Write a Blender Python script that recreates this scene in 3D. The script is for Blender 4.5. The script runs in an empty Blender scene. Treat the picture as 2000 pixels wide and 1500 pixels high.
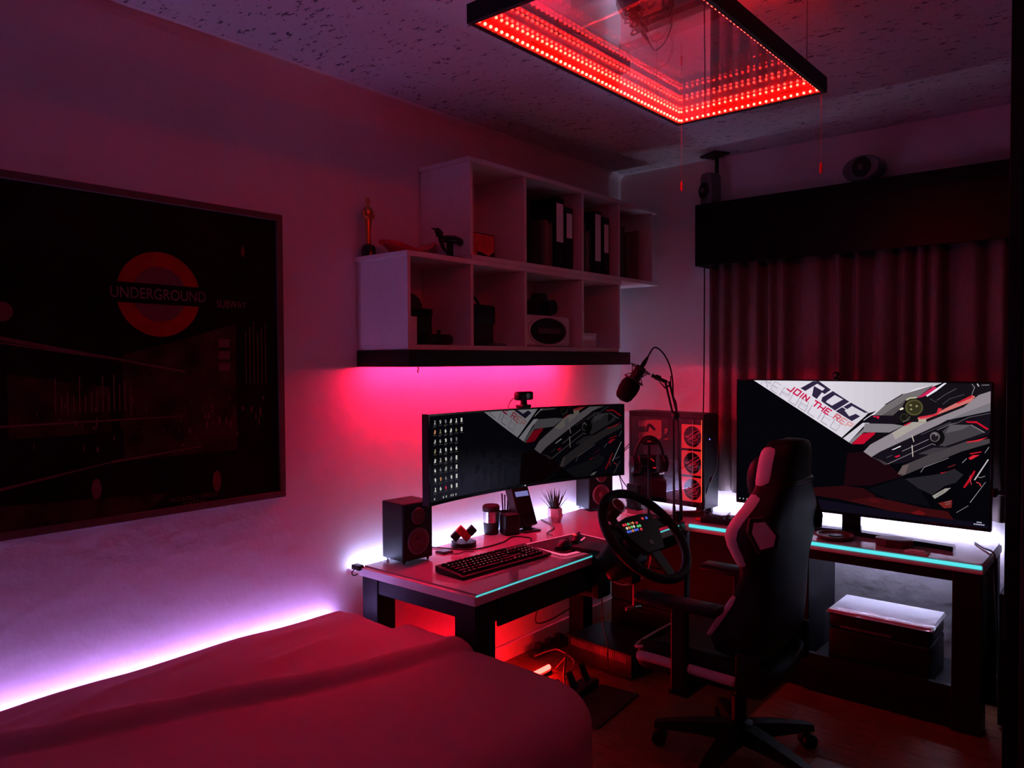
import bpy, bmesh, math, random
from mathutils import Vector, Matrix, noise
random.seed(7)
PI = math.pi
scene = bpy.context.scene
COL = scene.collection

# ------------------------------------------------------------------ camera, world, exposure
cam_d = bpy.data.cameras.new('camera')
cam = bpy.data.objects.new('camera', cam_d); COL.objects.link(cam)
cam_d.sensor_fit = 'HORIZONTAL'; cam_d.sensor_width = 36.0
cam_d.lens = 1497.71 / 2000 * 36.0
cam_d.clip_start = 0.05
_R = Vector((0.76578522, 0.64307709, -0.00498437)); _U = Vector((-0.01487044, 0.02545538, 0.99956535)); _W = Vector((-0.64292446, 0.76537826, -0.0290562))
cam.matrix_world = Matrix(((_R.x, _U.x, -_W.x, 2.70), (_R.y, _U.y, -_W.y, 0.0), (_R.z, _U.z, -_W.z, 1.63), (0, 0, 0, 1)))
scene.camera = cam
world = bpy.data.worlds.new('night'); scene.world = world; world.use_nodes = True
world.node_tree.nodes['Background'].inputs[0].default_value = (0.01, 0.006, 0.012, 1)
world.node_tree.nodes['Background'].inputs[1].default_value = 0.1
scene.view_settings.view_transform = 'Standard'; scene.view_settings.look = 'None'
scene.view_settings.exposure = 0.0; scene.view_settings.gamma = 1.0; scene.view_settings.use_curve_mapping = False
scene.cycles.max_bounces = 16; scene.cycles.glossy_bounces = 14; scene.cycles.transparent_max_bounces = 24
scene.cycles.caustics_reflective = False; scene.cycles.caustics_refractive = False
scene.cycles.sample_clamp_indirect = 40.0
# strengths of the room's LED strips and bars, plus the added rear and top glows
S_BED, S_DESK, S_BACK, S_RED, S_FLOOR, S_LED, S_CYAN, S_REAR, S_TOP = 40.0, 36.0, 96.0, 270.0, 64.0, 180.0, 0.9, 6.0, 9.0
C_BED, C_DESK, C_BACK, C_RED = (0.50, 0.31, 1.0), (0.48, 0.52, 1.0), (0.64, 0.64, 1.0), (1.0, 0.010, 0.068)

# ------------------------------------------------------------------ helpers
def lin(c):
    return tuple(((v / 255) / 12.92 if v / 255 <= 0.04045 else ((v / 255 + 0.055) / 1.055) ** 2.4) for v in c)

def mat(name, col, rough=0.6, metal=0.0, scale=20.0, var=0.15, bump=0.0, bscale=None, spec=0.5, stretch=None):
    m = bpy.data.materials.new(name); m.use_nodes = True
    nt = m.node_tree; N = nt.nodes; b = N['Principled BSDF']
    tc = N.new('ShaderNodeTexCoord'); mp = N.new('ShaderNodeMapping'); nz = N.new('ShaderNodeTexNoise')
    if stretch: mp.inputs['Scale'].default_value = stretch
    nt.links.new(tc.outputs['Object'], mp.inputs['Vector']); nt.links.new(mp.outputs[0], nz.inputs['Vector'])
    nz.inputs['Scale'].default_value = scale; nz.inputs['Detail'].default_value = 4
    rp = N.new('ShaderNodeValToRGB')
    rp.color_ramp.elements[0].position = 0.3; rp.color_ramp.elements[1].position = 0.7
    rp.color_ramp.elements[0].color = tuple(max(0, c * (1 - var)) for c in col) + (1,)
    rp.color_ramp.elements[1].color = tuple(min(1, c * (1 + var)) for c in col) + (1,)
    nt.links.new(nz.outputs['Fac'], rp.inputs['Fac']); nt.links.new(rp.outputs['Color'], b.inputs['Base Color'])
    b.inputs['Roughness'].default_value = rough; b.inputs['Metallic'].default_value = metal
    b.inputs['Specular IOR Level'].default_value = spec
    if bump:
        bz = N.new('ShaderNodeTexNoise'); bz.inputs['Scale'].default_value = bscale or scale; bz.inputs['Detail'].default_value = 5
        nt.links.new(mp.outputs[0], bz.inputs['Vector'])
        bp = N.new('ShaderNodeBump'); bp.inputs['Strength'].default_value = bump; bp.inputs['Distance'].default_value = 0.01
        nt.links.new(bz.outputs['Fac'], bp.inputs['Height']); nt.links.new(bp.outputs['Normal'], b.inputs['Normal'])
    return m

def emit(name, col, strength):
    m = bpy.data.materials.new(name); m.use_nodes = True
    nt = m.node_tree; nt.nodes.clear()
    o = nt.nodes.new('ShaderNodeOutputMaterial'); e = nt.nodes.new('ShaderNodeEmission')
    e.inputs[0].default_value = tuple(col) + (1,); e.inputs[1].default_value = strength
    nt.links.new(e.outputs[0], o.inputs[0]); return m

def pane(name, tint, reflect, rough=0.0):
    m = bpy.data.materials.new(name); m.use_nodes = True
    nt = m.node_tree; nt.nodes.clear()
    o = nt.nodes.new('ShaderNodeOutputMaterial'); mx = nt.nodes.new('ShaderNodeMixShader')
    t = nt.nodes.new('ShaderNodeBsdfTransparent'); g = nt.nodes.new('ShaderNodeBsdfGlossy')
    t.inputs[0].default_value = tuple(tint) + (1,); g.inputs['Color'].default_value = (1, 1, 1, 1); g.inputs['Roughness'].default_value = rough
    mx.inputs[0].default_value = reflect
    nt.links.new(t.outputs[0], mx.inputs[1]); nt.links.new(g.outputs[0], mx.inputs[2]); nt.links.new(mx.outputs[0], o.inputs[0])
    return m

class MB:
    """collects shapes into one mesh"""
    def __init__(s): s.bm = bmesh.new()
    def box(s, x0, x1, y0, y1, z0, z1, bev=0.0, M=None, seg=2):
        r = bmesh.ops.create_cube(s.bm, size=1.0); vs = r['verts']
        for v in vs: v.co = Vector(((x0 + x1) / 2 + v.co.x * (x1 - x0), (y0 + y1) / 2 + v.co.y * (y1 - y0), (z0 + z1) / 2 + v.co.z * (z1 - z0)))
        if bev:
            es = list({e for v in vs for e in v.link_edges})
            rb = bmesh.ops.bevel(s.bm, geom=es, offset=bev, segments=seg, affect='EDGES', profile=0.5)
            vs = list({v for f in rb['faces'] for v in f.verts} | {v for v in vs if v.is_valid})
        if M: 
            for v in vs: v.co = M @ v.co
        return s
    def cyl(s, p0, p1, r0, r1=None, n=16, cap=True):
        p0, p1 = Vector(p0), Vector(p1); r1 = r0 if r1 is None else r1
        d = (p1 - p0).normalized(); a = d.orthogonal().normalized(); b = d.cross(a)
        A = [s.bm.verts.new(p0 + (a * math.cos(2 * PI * i / n) + b * math.sin(2 * PI * i / n)) * r0) for i in range(n)]
        B = [s.bm.verts.new(p1 + (a * math.cos(2 * PI * i / n) + b * math.sin(2 * PI * i / n)) * r1) for i in range(n)]
        for i in range(n): s.bm.faces.new((A[i], A[(i + 1) % n], B[(i + 1) % n], B[i]))
        if cap: s.bm.faces.new(A[::-1]); s.bm.faces.new(B)
        return s
    def lathe(s, prof, n=24, M=None, sq=None):
        rings = []
        for r, z in prof:
            ring = []
            for i in range(n):
                t = 2 * PI * i / n; c = Vector((r * math.cos(t), r * math.sin(t), z))
                if M: c = M @ c
                ring.append(s.bm.verts.new(c))
            rings.append(ring)
        for a, b in zip(rings[:-1], rings[1:]):
            for i in range(n): s.bm.faces.new((a[i], a[(i + 1) % n], b[(i + 1) % n], b[i]))
        s.bm.faces.new(rings[0][::-1]); s.bm.faces.new(rings[-1]); return s
    def loft(s, rings, cap=True, closed=True):
        R = [[s.bm.verts.new(Vector(p)) for p in r] for r in rings]; n = len(R[0])
        for a, b in zip(R[:-1], R[1:]):
            for i in range(n if closed else n - 1): s.bm.faces.new((a[i], a[(i + 1) % n], b[(i + 1) % n], b[i]))
        if cap and closed: s.bm.faces.new(R[0][::-1]); s.bm.faces.new(R[-1])
        return s
    def tube(s, pts, r, n=8, sub=6, closed=False):
        P = [Vector(p) for p in pts]; Q = []
        m = len(P)
        for i in range(m if closed else m - 1):
            a, b, c, d = (P[(i - 1) % m], P[i], P[(i + 1) % m], P[(i + 2) % m]) if closed else (P[max(i - 1, 0)], P[i], P[i + 1], P[min(i + 2, m - 1)])
            for k in range(sub):
                t = k / sub
                Q.append(0.5 * ((2 * b) + (c - a) * t + (2 * a - 5 * b + 4 * c - d) * t * t + (3 * b - a - 3 * c + d) * t ** 3))
        if not closed: Q.append(P[-1])
        rings = []; prev = None; L = len(Q)
        for i, q in enumerate(Q):
            tg = (Q[(i + 1) % L] - Q[i - 1]) if closed else (Q[min(i + 1, L - 1)] - Q[max(i - 1, 0)])
            tg.normalize()
            a = tg.orthogonal().normalized() if prev is None else (prev - tg * prev.dot(tg)).normalized()
            prev = a; b = tg.cross(a); rr = r(i / max(1, L - 1)) if callable(r) else r
            rings.append([q + (a * math.cos(2 * PI * k / n) + b * math.sin(2 * PI * k / n)) * rr for k in range(n)])
        if closed: rings.append(rings[0])
        return s.loft(rings, cap=not closed)
    def sphere(s, c, r, u=16, v=10, sc=(1, 1, 1), M=None):
        R = bmesh.ops.create_uvsphere(s.bm, u_segments=u, v_segments=v, radius=1.0)
        for w in R['verts']:
            w.co = Vector((w.co.x * r * sc[0], w.co.y * r * sc[1], w.co.z * r * sc[2]))
            w.co = (M @ w.co if M else w.co) + Vector(c)
        return s
    def prism(s, poly, t, M=None):
        """polygon in the x-y plane, thickness t along +z"""
        A = [Vector((x, y, 0)) for x, y in poly]; B = [Vector((x, y, t)) for x, y in poly]
        if M: A = [M @ v for v in A]; B = [M @ v for v in B]
        a = [s.bm.verts.new(v) for v in A]; b = [s.bm.verts.new(v) for v in B]; n = len(a)
        for i in range(n): s.bm.faces.new((a[i], a[(i + 1) % n], b[(i + 1) % n], b[i]))
        s.bm.faces.new(a[::-1]); s.bm.faces.new(b); return s
    def face(s, pts):
        s.bm.faces.new([s.bm.verts.new(Vector(p)) for p in pts]); return s
    def build(s, name, m, parent=None, smooth=False, sub=0, label=None):
        bmesh.ops.recalc_face_normals(s.bm, faces=s.bm.faces)
        me = bpy.data.meshes.new(name); s.bm.to_mesh(me); s.bm.free()
        if m: me.materials.append(m)
        if smooth:
            for p in me.polygons: p.use_smooth = True
            if smooth == 'auto': me.set_sharp_from_angle(angle=math.radians(35))
        o = bpy.data.objects.new(name, me); COL.objects.link(o)
        if parent: o.parent = parent
        if sub:
            md = o.modifiers.new('s', 'SUBSURF'); md.levels = sub; md.render_levels = sub
        if label: o['label'] = label
        return o

def thing(name, label, cat, loc=(0, 0, 0), rotz=0.0, group=None, rot=None):
    o = bpy.data.objects.new(name, None); COL.objects.link(o)
    o.empty_display_size = 0.05
    o.location = loc; o.rotation_euler = rot or (0, 0, rotz)
    o['label'] = label; o['category'] = cat
    if group: o['group'] = group
    return o
def tag(o, label, cat, group=None):
    o['label'] = label; o['category'] = cat
    if group: o['group'] = group
    return o
def struct(o): o['kind'] = 'structure'; return o
def child(src, parent, loc=None, rot=None):
    c = src.copy(); COL.objects.link(c); c.parent = parent
    if loc is not None: c.location = loc
    if rot is not None: c.rotation_euler = rot
    return c
def copy_tree(o, parent=None):
    c = o.copy(); COL.objects.link(c); c.parent = parent
    for k in list(o.children): copy_tree(k, c)
    return c
def letters(name, s, size, m, parent, M, align='LEFT', shear=0.0, space=1.0, depth=0.0):
    cu = bpy.data.curves.new(name, 'FONT'); cu.body = s; cu.size = size; cu.align_x = align; cu.shear = shear; cu.space_character = space; cu.extrude = depth
    o = bpy.data.objects.new(name, cu); COL.objects.link(o)
    dg = bpy.context.evaluated_depsgraph_get(); dg.update()
    me = bpy.data.meshes.new_from_object(o.evaluated_get(dg))
    COL.objects.unlink(o); bpy.data.objects.remove(o); bpy.data.curves.remove(cu)
    me.transform(M); me.materials.clear(); me.materials.append(m)
    t = bpy.data.objects.new(name, me); COL.objects.link(t); t.parent = parent
    return t

# ------------------------------------------------------------------ materials
M_wall = mat('white plaster wall', (0.72, 0.69, 0.70), 0.85, scale=3, var=0.04, bump=0.4, bscale=14)
M_black = mat('satin black', (0.007, 0.006, 0.008), 0.45, var=0.2, spec=0.3)
M_blackm = mat('matt black', (0.009, 0.008, 0.010), 0.75, var=0.2)
M_plastic = mat('black plastic', (0.007, 0.0065, 0.008), 0.38, var=0.2, spec=0.3)
M_gloss = mat('gloss black', (0.008, 0.008, 0.010), 0.12, var=0.1)
M_white = mat('white laminate', (0.74, 0.71, 0.72), 0.45, scale=30, var=0.03)
M_desk = mat('white glass desktop', (0.42, 0.40, 0.43), 0.035, scale=5, var=0.03)
M_leg = mat('black desk frame', (0.007, 0.007, 0.010), 0.5, var=0.15, spec=0.25)
M_chrome = mat('chrome', (0.7, 0.7, 0.72), 0.15, 1.0, var=0.03)
M_steel = mat('brushed steel', (0.55, 0.54, 0.56), 0.22, 1.0, scale=60, var=0.1, stretch=(1, 1, 12))
M_cable = mat('black cable', (0.012, 0.011, 0.012), 0.5)
M_red = mat('red plastic', (0.55, 0.02, 0.02), 0.4, var=0.1)
M_silver = mat('silver plastic', (0.15, 0.15, 0.155), 0.4, 0.2)
M_paper = mat('white paper', (0.82, 0.82, 0.84), 0.7, scale=8, var=0.03)
M_cloth = mat('black leatherette', (0.006, 0.0055, 0.0065), 0.55, spec=0.2, scale=200, var=0.2, bump=0.1)
M_trim = mat('white leatherette', (0.70, 0.66, 0.67), 0.5, scale=120, var=0.05, bump=0.08)
M_bed = mat('rose cotton bedspread', (0.52, 0.26, 0.30), 0.95, scale=350, var=0.06, bump=0.12, spec=0.1)
M_gold = mat('gilded metal', (0.55, 0.30, 0.10), 0.3, 1.0)
M_darkred = mat('dark red plastic', (0.12, 0.012, 0.018), 0.3)
M_leaf = mat('dark green leaf', (0.015, 0.035, 0.02), 0.45)
M_rug = mat('black rubber', (0.016, 0.016, 0.02), 0.8, scale=80, bump=0.3)
M_cone = mat('speaker cone', (0.13, 0.05, 0.055), 0.55, scale=60, bump=0.1)
M_ring = mat('grey rubber ring', (0.20, 0.17, 0.18), 0.4)
M_curtain = mat('heavy beige curtain', (0.26, 0.20, 0.19), 0.9, scale=90, var=0.12, bump=0.15, stretch=(1, 1, .2), spec=0.1)
M_darkwood = mat('dark wenge wood', (0.012, 0.009, 0.009), 0.5, scale=14, var=0.4, stretch=(1, 8, 1))
M_pelmet = mat('black lacquered pelmet', (0.004, 0.0035, 0.004), 0.35, spec=0.16, scale=14, var=0.3, stretch=(1, 8, 1))
M_floor = mat('red brown parquet', (0.22, 0.075, 0.035), 0.38, spec=0.3, scale=9, var=0.35, stretch=(1, 9, 1), bump=0.05)
M_print = mat('dark photographic print', (0.005, 0.002, 0.003), 0.6, scale=4, var=0.8, spec=0.08)
M_mount = mat('brown picture frame', (0.13, 0.08, 0.08), 0.6, spec=0.2)
M_book = [mat('book cover %d' % i, c, 0.6) for i, c in enumerate(((0.05, 0.04, 0.04), (0.16, 0.03, 0.03), (0.10, 0.08, 0.07), (0.03, 0.03, 0.05), (0.22, 0.16, 0.14)))]

E_cyan = emit('cyan LED edge', (0.10, 0.72, 0.78), S_CYAN)
E_pink = emit('pink LED piping', (0.95, 0.10, 0.22), 1.2)
E_redline = emit('red light line', (1.0, 0.02, 0.03), 2.2)
SCR = {}
def scr(c, k=1.0):
    key = (c, k)
    if key not in SCR: SCR[key] = emit('screen colour', lin(c), k)
    return SCR[key]

# ------------------------------------------------------------------ room shell
H = 2.838; YB = 4.33; X1 = 3.7; Y0 = -1.6
# ceiling: coarse stucco with dark flecks
M_ceil = mat('stucco ceiling', (0.60, 0.57, 0.60), 0.9, scale=3, var=0.05, bump=0.6, bscale=45)
def flecks(m):
    nt = m.node_tree; N = nt.nodes; b = N['Principled BSDF']
    tc = N.new('ShaderNodeTexCoord'); mp = N.new('ShaderNodeMapping'); mp.inputs['Scale'].default_value = (1.0, 2.4, 1.0)
    v = N.new('ShaderNodeTexNoise'); v.inputs['Scale'].default_value = 22; v.inputs['Detail'].default_value = 3; v.inputs['Roughness'].default_value = 0.7
    r = N.new('ShaderNodeValToRGB'); r.color_ramp.elements[0].position = 0.60; r.color_ramp.elements[1].position = 0.65
    mx = N.new('ShaderNodeMix'); mx.data_type = 'RGBA'
    nt.links.new(tc.outputs['Object'], mp.inputs['Vector']); nt.links.new(mp.outputs[0], v.inputs['Vector']); nt.links.new(v.outputs['Fac'], r.inputs['Fac'])
    nt.links.new(r.outputs['Color'], mx.inputs['Factor'])
    old = b.inputs['Base Color'].links[0].from_socket
    nt.links.new(old, mx.inputs['A']); mx.inputs['B'].default_value = (0.10, 0.08, 0.10, 1)
    nt.links.new(mx.outputs['Result'], b.inputs['Base Color'])
flecks(M_ceil)
struct(MB().box(-0.1, 0.0, Y0, YB + 0.1, 0, H).build('wall_left', M_wall))
struct(MB().box(0.0, X1, YB, YB + 0.1, 0, H).build('wall_back', M_wall))
struct(MB().box(X1, X1 + 0.1, Y0, YB + 0.1, 0, H).build('wall_right', M_wall))
struct(MB().box(-0.1, X1 + 0.1, Y0 - 0.1, Y0, 0, H).build('wall_front', M_wall))
struct(MB().box(-0.1, X1 + 0.1, Y0 - 0.1, YB + 0.1, H, H + 0.1).build('ceiling', M_ceil))
fl = struct(MB().box(-0.1, X1 + 0.1, Y0 - 0.1, YB + 0.1, -0.1, -0.013).build('floor', M_darkwood))
pl0 = None
PW, PL = 0.125, 0.9
for i in range(int((YB - 1.2) / PW) + 1):
    y = 1.2 + i * PW
    off = (0.37 * i) % PL
    k = 0
    x = -off
    while x < 2.75:
        xa, xb = max(0.0, x), min(2.75, x + PL)
        if xb - xa > 0.05:
            yb = min(YB, y + PW)
            MB().box(xa + 0.0005, xb - 0.0005, y + 0.0005, yb - 0.0005, -0.013, random.uniform(-0.0006, 0.0), 0.0008, seg=1).build('plank', M_floor, fl)
        x += PL
struct(MB().box(0.0, 0.014, 2.0, YB, 0, 0.09, 0.004).build('baseboard_left', M_white))
struct(MB().box(0.014, 2.6, YB - 0.014, YB, 0, 0.09, 0.004).build('baseboard_back', M_white))
cove = MB()
cove.loft([[(0, y, H - 0.035), (0.006, y, H - 0.02), (0.018, y, H - 0.008), (0.035, y, H), (0, y, H)] for y in (Y0, YB)])
struct(cove.build('trim_1', M_wall))

# ------------------------------------------------------------------ poster on the left wall
po = thing('framed_poster', 'huge dark framed night street poster with red ring sign on the left wall', 'poster', (0, 0, 0))
PY0, PY1, PZ0, PZ1 = 0.42, 1.765, 1.092, 2.218
fw = 0.026
for a in ((PY0, PY1, PZ1 - fw, PZ1), (PY0, PY1, PZ0, PZ0 + fw), (PY0, PY0 + fw, PZ0 + fw, PZ1 - fw), (PY1 - fw, PY1, PZ0 + fw, PZ1 - fw)):
    MB().box(0.001, 0.03, a[0], a[1], a[2], a[3], 0.003).build('frame_rail', M_mount, po)
MB().box(0.001, 0.018, PY0 + fw, PY1 - fw, PZ0 + fw, PZ1 - fw).build('print', M_print, po)
XP = 0.0185
def pinlay(name, m, polys, z=0.0, label=None):
    mb = MB()
    for p in polys: mb.face([(XP + z, y, zz) for y, zz in p])
    return mb.build(name, m, po, label=label)
M_pr = mat('poster red ink', (0.36, 0.010, 0.010), 0.6, spec=0.08)
M_pw = mat('poster grey ink', (0.24, 0.14, 0.16), 0.6, scale=30, spec=0.08)
M_pd = mat('poster dim ink', (0.040, 0.014, 0.017), 0.6, scale=12, var=0.7, spec=0.08)
M_pm = mat('poster mauve ink', (0.17, 0.065, 0.08), 0.6, spec=0.08)
M_pk = mat('poster black ink', (0.003, 0.002, 0.003), 0.6, spec=0.08)
ry, rz, ro, ri = 1.272, 1.872, 0.148, 0.096
def ang(a, r): return (ry + r * math.cos(a), rz + r * math.sin(a))
n = 40
# ghost street scene
pinlay('street_scene', M_pd, [[(1.14, 1.30), (1.14, 1.66), (1.30, 1.70), (1.56, 1.78), (1.56, 1.30)], [(0.80, 1.40), (0.80, 1.60), (1.10, 1.55), (1.10, 1.40)], [(0.72, 1.11), (0.72, 1.2), (1.3, 1.17), (1.2, 1.11)]], 0.0)
tower = [[(1.49, 1.60 + 0.045 * k), (1.535, 1.60 + 0.045 * k), (1.535, 1.63 + 0.045 * k), (1.49, 1.63 + 0.045 * k)] for k in range(3)]
lights = []
rnd = random.Random(3)
for k in range(46):
    y = rnd.uniform(0.85, 1.70); z = rnd.choice((1.42, 1.44, 1.40, 1.47, 1.36)) + rnd.uniform(-0.03, 0.03); w = rnd.uniform(0.002, 0.008); h = rnd.uniform(0.003, 0.03)
    lights.append([(y, z), (y + w, z), (y + w, z + h), (y, z + h)])
for k in range(14):
    y = 0.93 + 0.018 * k; h = rnd.uniform(0.05, 0.13); lights.append([(y, 1.47), (y + 0.004, 1.47), (y + 0.004, 1.47 + h), (y, 1.47 + h)])
pinlay('street_lights', M_pm, lights + tower, 0.0004)['kind'] = 'stuff'
tr = []
for (a, b, w) in (((0.72, 1.72), (1.36, 1.60), 0.007), ((0.72, 1.44), (1.36, 1.44), 0.004), ((0.72, 1.24), (1.10, 1.30), 0.005), ((1.1, 1.30), (1.42, 1.325), 0.004), ((0.72, 1.705), (1.2, 1.63), 0.003)):
    tr.append([(a[0], a[1] - w), (b[0], b[1] - w * 0.4), (b[0], b[1] + w * 0.4), (a[0], a[1] + w)])
for (y, z, w, h) in ((1.595, 2.055, 0.008, 0.02), (1.05, 1.215, 0.016, 0.035), (1.475, 1.19, 0.017, 0.04), (0.79, 1.79, 0.03, 0.03), (1.66, 1.44, 0.004, 0.02)):
    tr.append([(y + w * math.cos(2 * PI * i / 14), z + h * math.sin(2 * PI * i / 14)) for i in range(14)])
for k in range(6):
    y = 1.60 + 0.017 * k; tr.append([(y, 1.55), (y + 0.003, 1.55), (y + 0.003, 1.75 + 0.02 * (k % 3)), (y, 1.75 + 0.02 * (k % 3))])
pinlay('light_trails', M_pm, tr, 0.0008)['kind'] = 'stuff'
a0 = math.asin(0.033 / ro)
def ringhalf(s):
    out = []
    N_ = 24
    for i in range(N_):
        A = a0 + (PI - 2 * a0) * i / N_; B = a0 + (PI - 2 * a0) * (i + 1) / N_
        P = []
        for t, r in ((A, ro), (B, ro), (B, ri), (A, ri)):
            y, z = r * math.cos(t), max(r * math.sin(t), 0.033); P.append((ry + y, rz + s * z))
        out.append(P)
    return out
for s_ in (1, -1): pinlay('roundel_ring', M_pr, ringhalf(s_), 0.0016, 'red ring of the roundel')
a1 = math.asin(0.033 / ri)
for s in (1, -1):
    pinlay('roundel_centre', M_pm, [[(ry + ri * math.cos(a1 + (PI - 2 * a1) * i / 20), rz + s * ri * math.sin(a1 + (PI - 2 * a1) * i / 20)) for i in range(21)]], 0.0012)
pinlay('roundel_bar', M_pk, [[(1.085, 1.838), (1.66, 1.835), (1.66, 1.868), (1.46, 1.871), (1.46, 1.906), (1.085, 1.908)]], 0.002)
def LM(y, z, x): # text plane: local x -> world y, local y -> world z, normal +x
    return Matrix(((0, 0, 1, x), (1, 0, 0, y), (0, 1, 0, z), (0, 0, 0, 1)))
letters('sign_lettering', 'UNDERGROUND', 0.0535, M_pw, po, LM(1.103, 1.854, XP + 0.0026) @ Matrix.Diagonal((0.82, 1, 1, 1)))
letters('subway_lettering', 'SUBWAY', 0.040, M_pw, po, LM(1.483, 1.838, XP + 0.0026) @ Matrix.Diagonal((0.76, 1, 1, 1)))
letters('station_lettering', 'PICCADILLY CIRCUS\nSTATION', 0.020, M_pm, po, LM(1.385, 1.136, XP + 0.0026), 'CENTER')

# ------------------------------------------------------------------ bed
BX1, BY1, BZ = 1.40, 2.045, 0.595
bedf = thing('bed', 'low bed base and mattress hidden under the rose bedspread', 'bed', (0, 0, 0))
MB().box(0.10, BX1 - 0.05, -1.25, BY1 - 0.06, 0.10, 0.32, 0.01).build('base', M_darkwood, bedf)
MB().box(0.10, BX1 - 0.05, -1.25, BY1 - 0.06, 0.32, BZ - 0.05, 0.05, seg=4).build('mattress', M_white, bedf, smooth='auto')
for x in (0.15, BX1 - 0.15):
    for y in (-1.15, BY1 - 0.2): MB().box(x - 0.04, x + 0.04, y - 0.04, y + 0.04, 0, 0.10).build('leg', M_darkwood, bedf)
def smooth(a, b, x):
    t = min(1, max(0, (x - a) / (b - a))); return t * t * (3 - 2 * t)
bs = MB()
NX, NY = 150, 200
xa, xb, ya, yb = 0.0, BX1 + 0.42, -1.3, BY1 + 0.35
RX0 = 0.09; Rc, rr = 0.16, 0.10
grid = []
for j in range(NY + 1):
    row = []
    for i in range(NX + 1):
        px = xa + (xb - xa) * i / NX; py = ya + (yb - ya) * j / NY
        # rounded rectangle distance (three free sides)
        ix0, ix1, iy1 = RX0 + 0.04, BX1 - 0.09 - Rc, BY1 - 0.06 - Rc
        if px < 0.45:
            qx = min(px - (RX0 + 0.05), 0); qy = max(py - (BY1 - 0.11), 0)
            Rl, rl = 0.0, 0.05
        else:
            qx = max(px - ix1, 0); qy = max(py - iy1, 0); Rl, rl = Rc, rr
        d0 = math.hypot(qx, qy); d = d0 - Rl
        ux, uy = (qx / d0, qy / d0) if d0 > 1e-6 else (0, 0)
        xr = 0.317 + 0.52 * (py - 0.674) - 0.16 * (py - 0.674) ** 2 * 0.9 if py > 0.2 else 0.317 + 0.52 * (0.2 - 0.674) - 0.032 + 0.6 * (py - 0.2)
        t = px - xr + 0.012 * math.sin(py * 7)
        h = 0.022 * (1 - smooth(0.0, 0.038, t)) + 0.015 * math.exp(-((t + 0.028) / 0.026) ** 2) - 0.006 * math.exp(-((t - 0.05) / 0.02) ** 2)
        nv = noise.noise(Vector((px * 9 + py * 1.2, py * 2.6, 0))) * 0.010 + noise.noise(Vector((px * 24 + py * 3, py * 4, 3))) * 0.0045
        nv2 = noise.noise(Vector((px * 2.2, py * 2.0, 9))) * 0.010
        wr = 1.0 - 0.72 * smooth(-0.02, 0.06, t)
        z = BZ + h + nv * wr + nv2 - 0.012 * smooth(1.3, 2.05, py)
        x, y = px, py
        if d > 0:
            bx, by = px - ux * d, py - uy * d
            a = min(d / rl, PI / 2); out = rl * math.sin(a); drop = rl * (1 - math.cos(a)) + max(0, d - rl * PI / 2)
            fold = (0.018 if uy < 0.5 else 0.008) * smooth(0.1, 0.4, d) * math.sin((px - py) * 17 + 2 * noise.noise(Vector((px * 4, py * 4, 1))))
            x, y = bx + ux * (out + fold), by + uy * (out + fold)
            z -= drop
        x = max(x, 0.078)
        row.append(bs.bm.verts.new((x, y, max(z, 0.05))))
    grid.append(row)
for j in range(NY):
    for i in range(NX): bs.bm.faces.new((grid[j][i], grid[j][i + 1], grid[j + 1][i + 1], grid[j + 1][i]))
tag(bs.build('bedspread', M_bed, smooth=True), 'rose red bedspread with long folded ridge draped over the bed', 'bedspread')

# white LED tape behind the bed
t = thing('led_strip', 'white glowing LED tape along the wall behind the bed', 'led strip', (0, 0, 0))
MB().box(0.0005, 0.05, -1.2, 2.0, 0.525, 0.536).build('backing', M_white, t)
MB().cyl((0.038, -1.2, 0.543), (0.038, 2.0, 0.543), 0.006, n=10).build('light_band', emit('bed LED tape', C_BED, S_BED), t)

# ------------------------------------------------------------------ wall shelves
SX = 0.33
posts = (2.163, 2.545, 2.930, 3.42, 3.785, 4.16)
def shelf(name, label, p, z0, z1, tb):
    t = thing(name, label, 'shelf', (0, 0, 0))
    a, b = p[0], p[-1]
    MB().box(0.001, SX + 0.008, a - 0.018, b + 0.045 if tb == 'u' else b + 0.012, z1 - 0.022, z1, 0.002).build('top_board', M_white, t)
    MB().box(0.001, SX + (0.008 if tb == 'u' else -0.002), a - 0.008, b + 0.055 if tb == 'u' else b, z0, z0 + 0.022, 0.002).build('bottom_board', M_white, t)
    for y in p:
        w = 0.009
        MB().box(0.006, SX, y - w, y + w, z0 + 0.022, z1 - 0.022, 0.001).build('upright', M_white, t)
    MB().box(0.001, 0.006, a, b, z0 + 0.022, z1 - 0.022).build('back_panel', M_white, t)
    return t
shelf('cube_shelf', 'white open cube shelf, lower of the two, on the black board', posts[:5], 1.682, 2.092, 'l')
shelf('cube_shelf', 'white open cube shelf, upper of the two, holding binders', posts[1:], 2.0925, 2.552, 'u')
bd = thing('shelf_board', 'long black floating board with glowing red underside below white shelves', 'shelf', (0, 0, 0))
mb = MB().box(0.001, 0.34, 2.15, 3.89, 1.664, 1.6815, 0.002).build('board_top', M_black, bd)
MB().box(0.322, 0.34, 2.15, 3.89, 1.610, 1.664, 0.002).build('front_panel', M_black, bd)
for y in (2.15, 3.872): MB().box(0.001, 0.322, y, y + 0.018, 1.610, 1.664, 0.002).build('end_panel', M_black, bd)
MB().box(0.12, 0.14, 2.17, 3.62, 1.626, 1.664).build('tape_bar', M_black, bd)
MB().cyl((0.130, 2.17, 1.619), (0.130, 3.62, 1.619), 0.006, n=10).build('red_light_tape', emit('red LED tape', C_RED, S_RED), bd)
MB().tube([(0.30, 2.235, 1.612), (0.302, 2.238, 1.60), (0.298, 2.236, 1.592), (0.301, 2.24, 1.585)], 0.0025, 6).build('cable_end', M_cable, bd)

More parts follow.
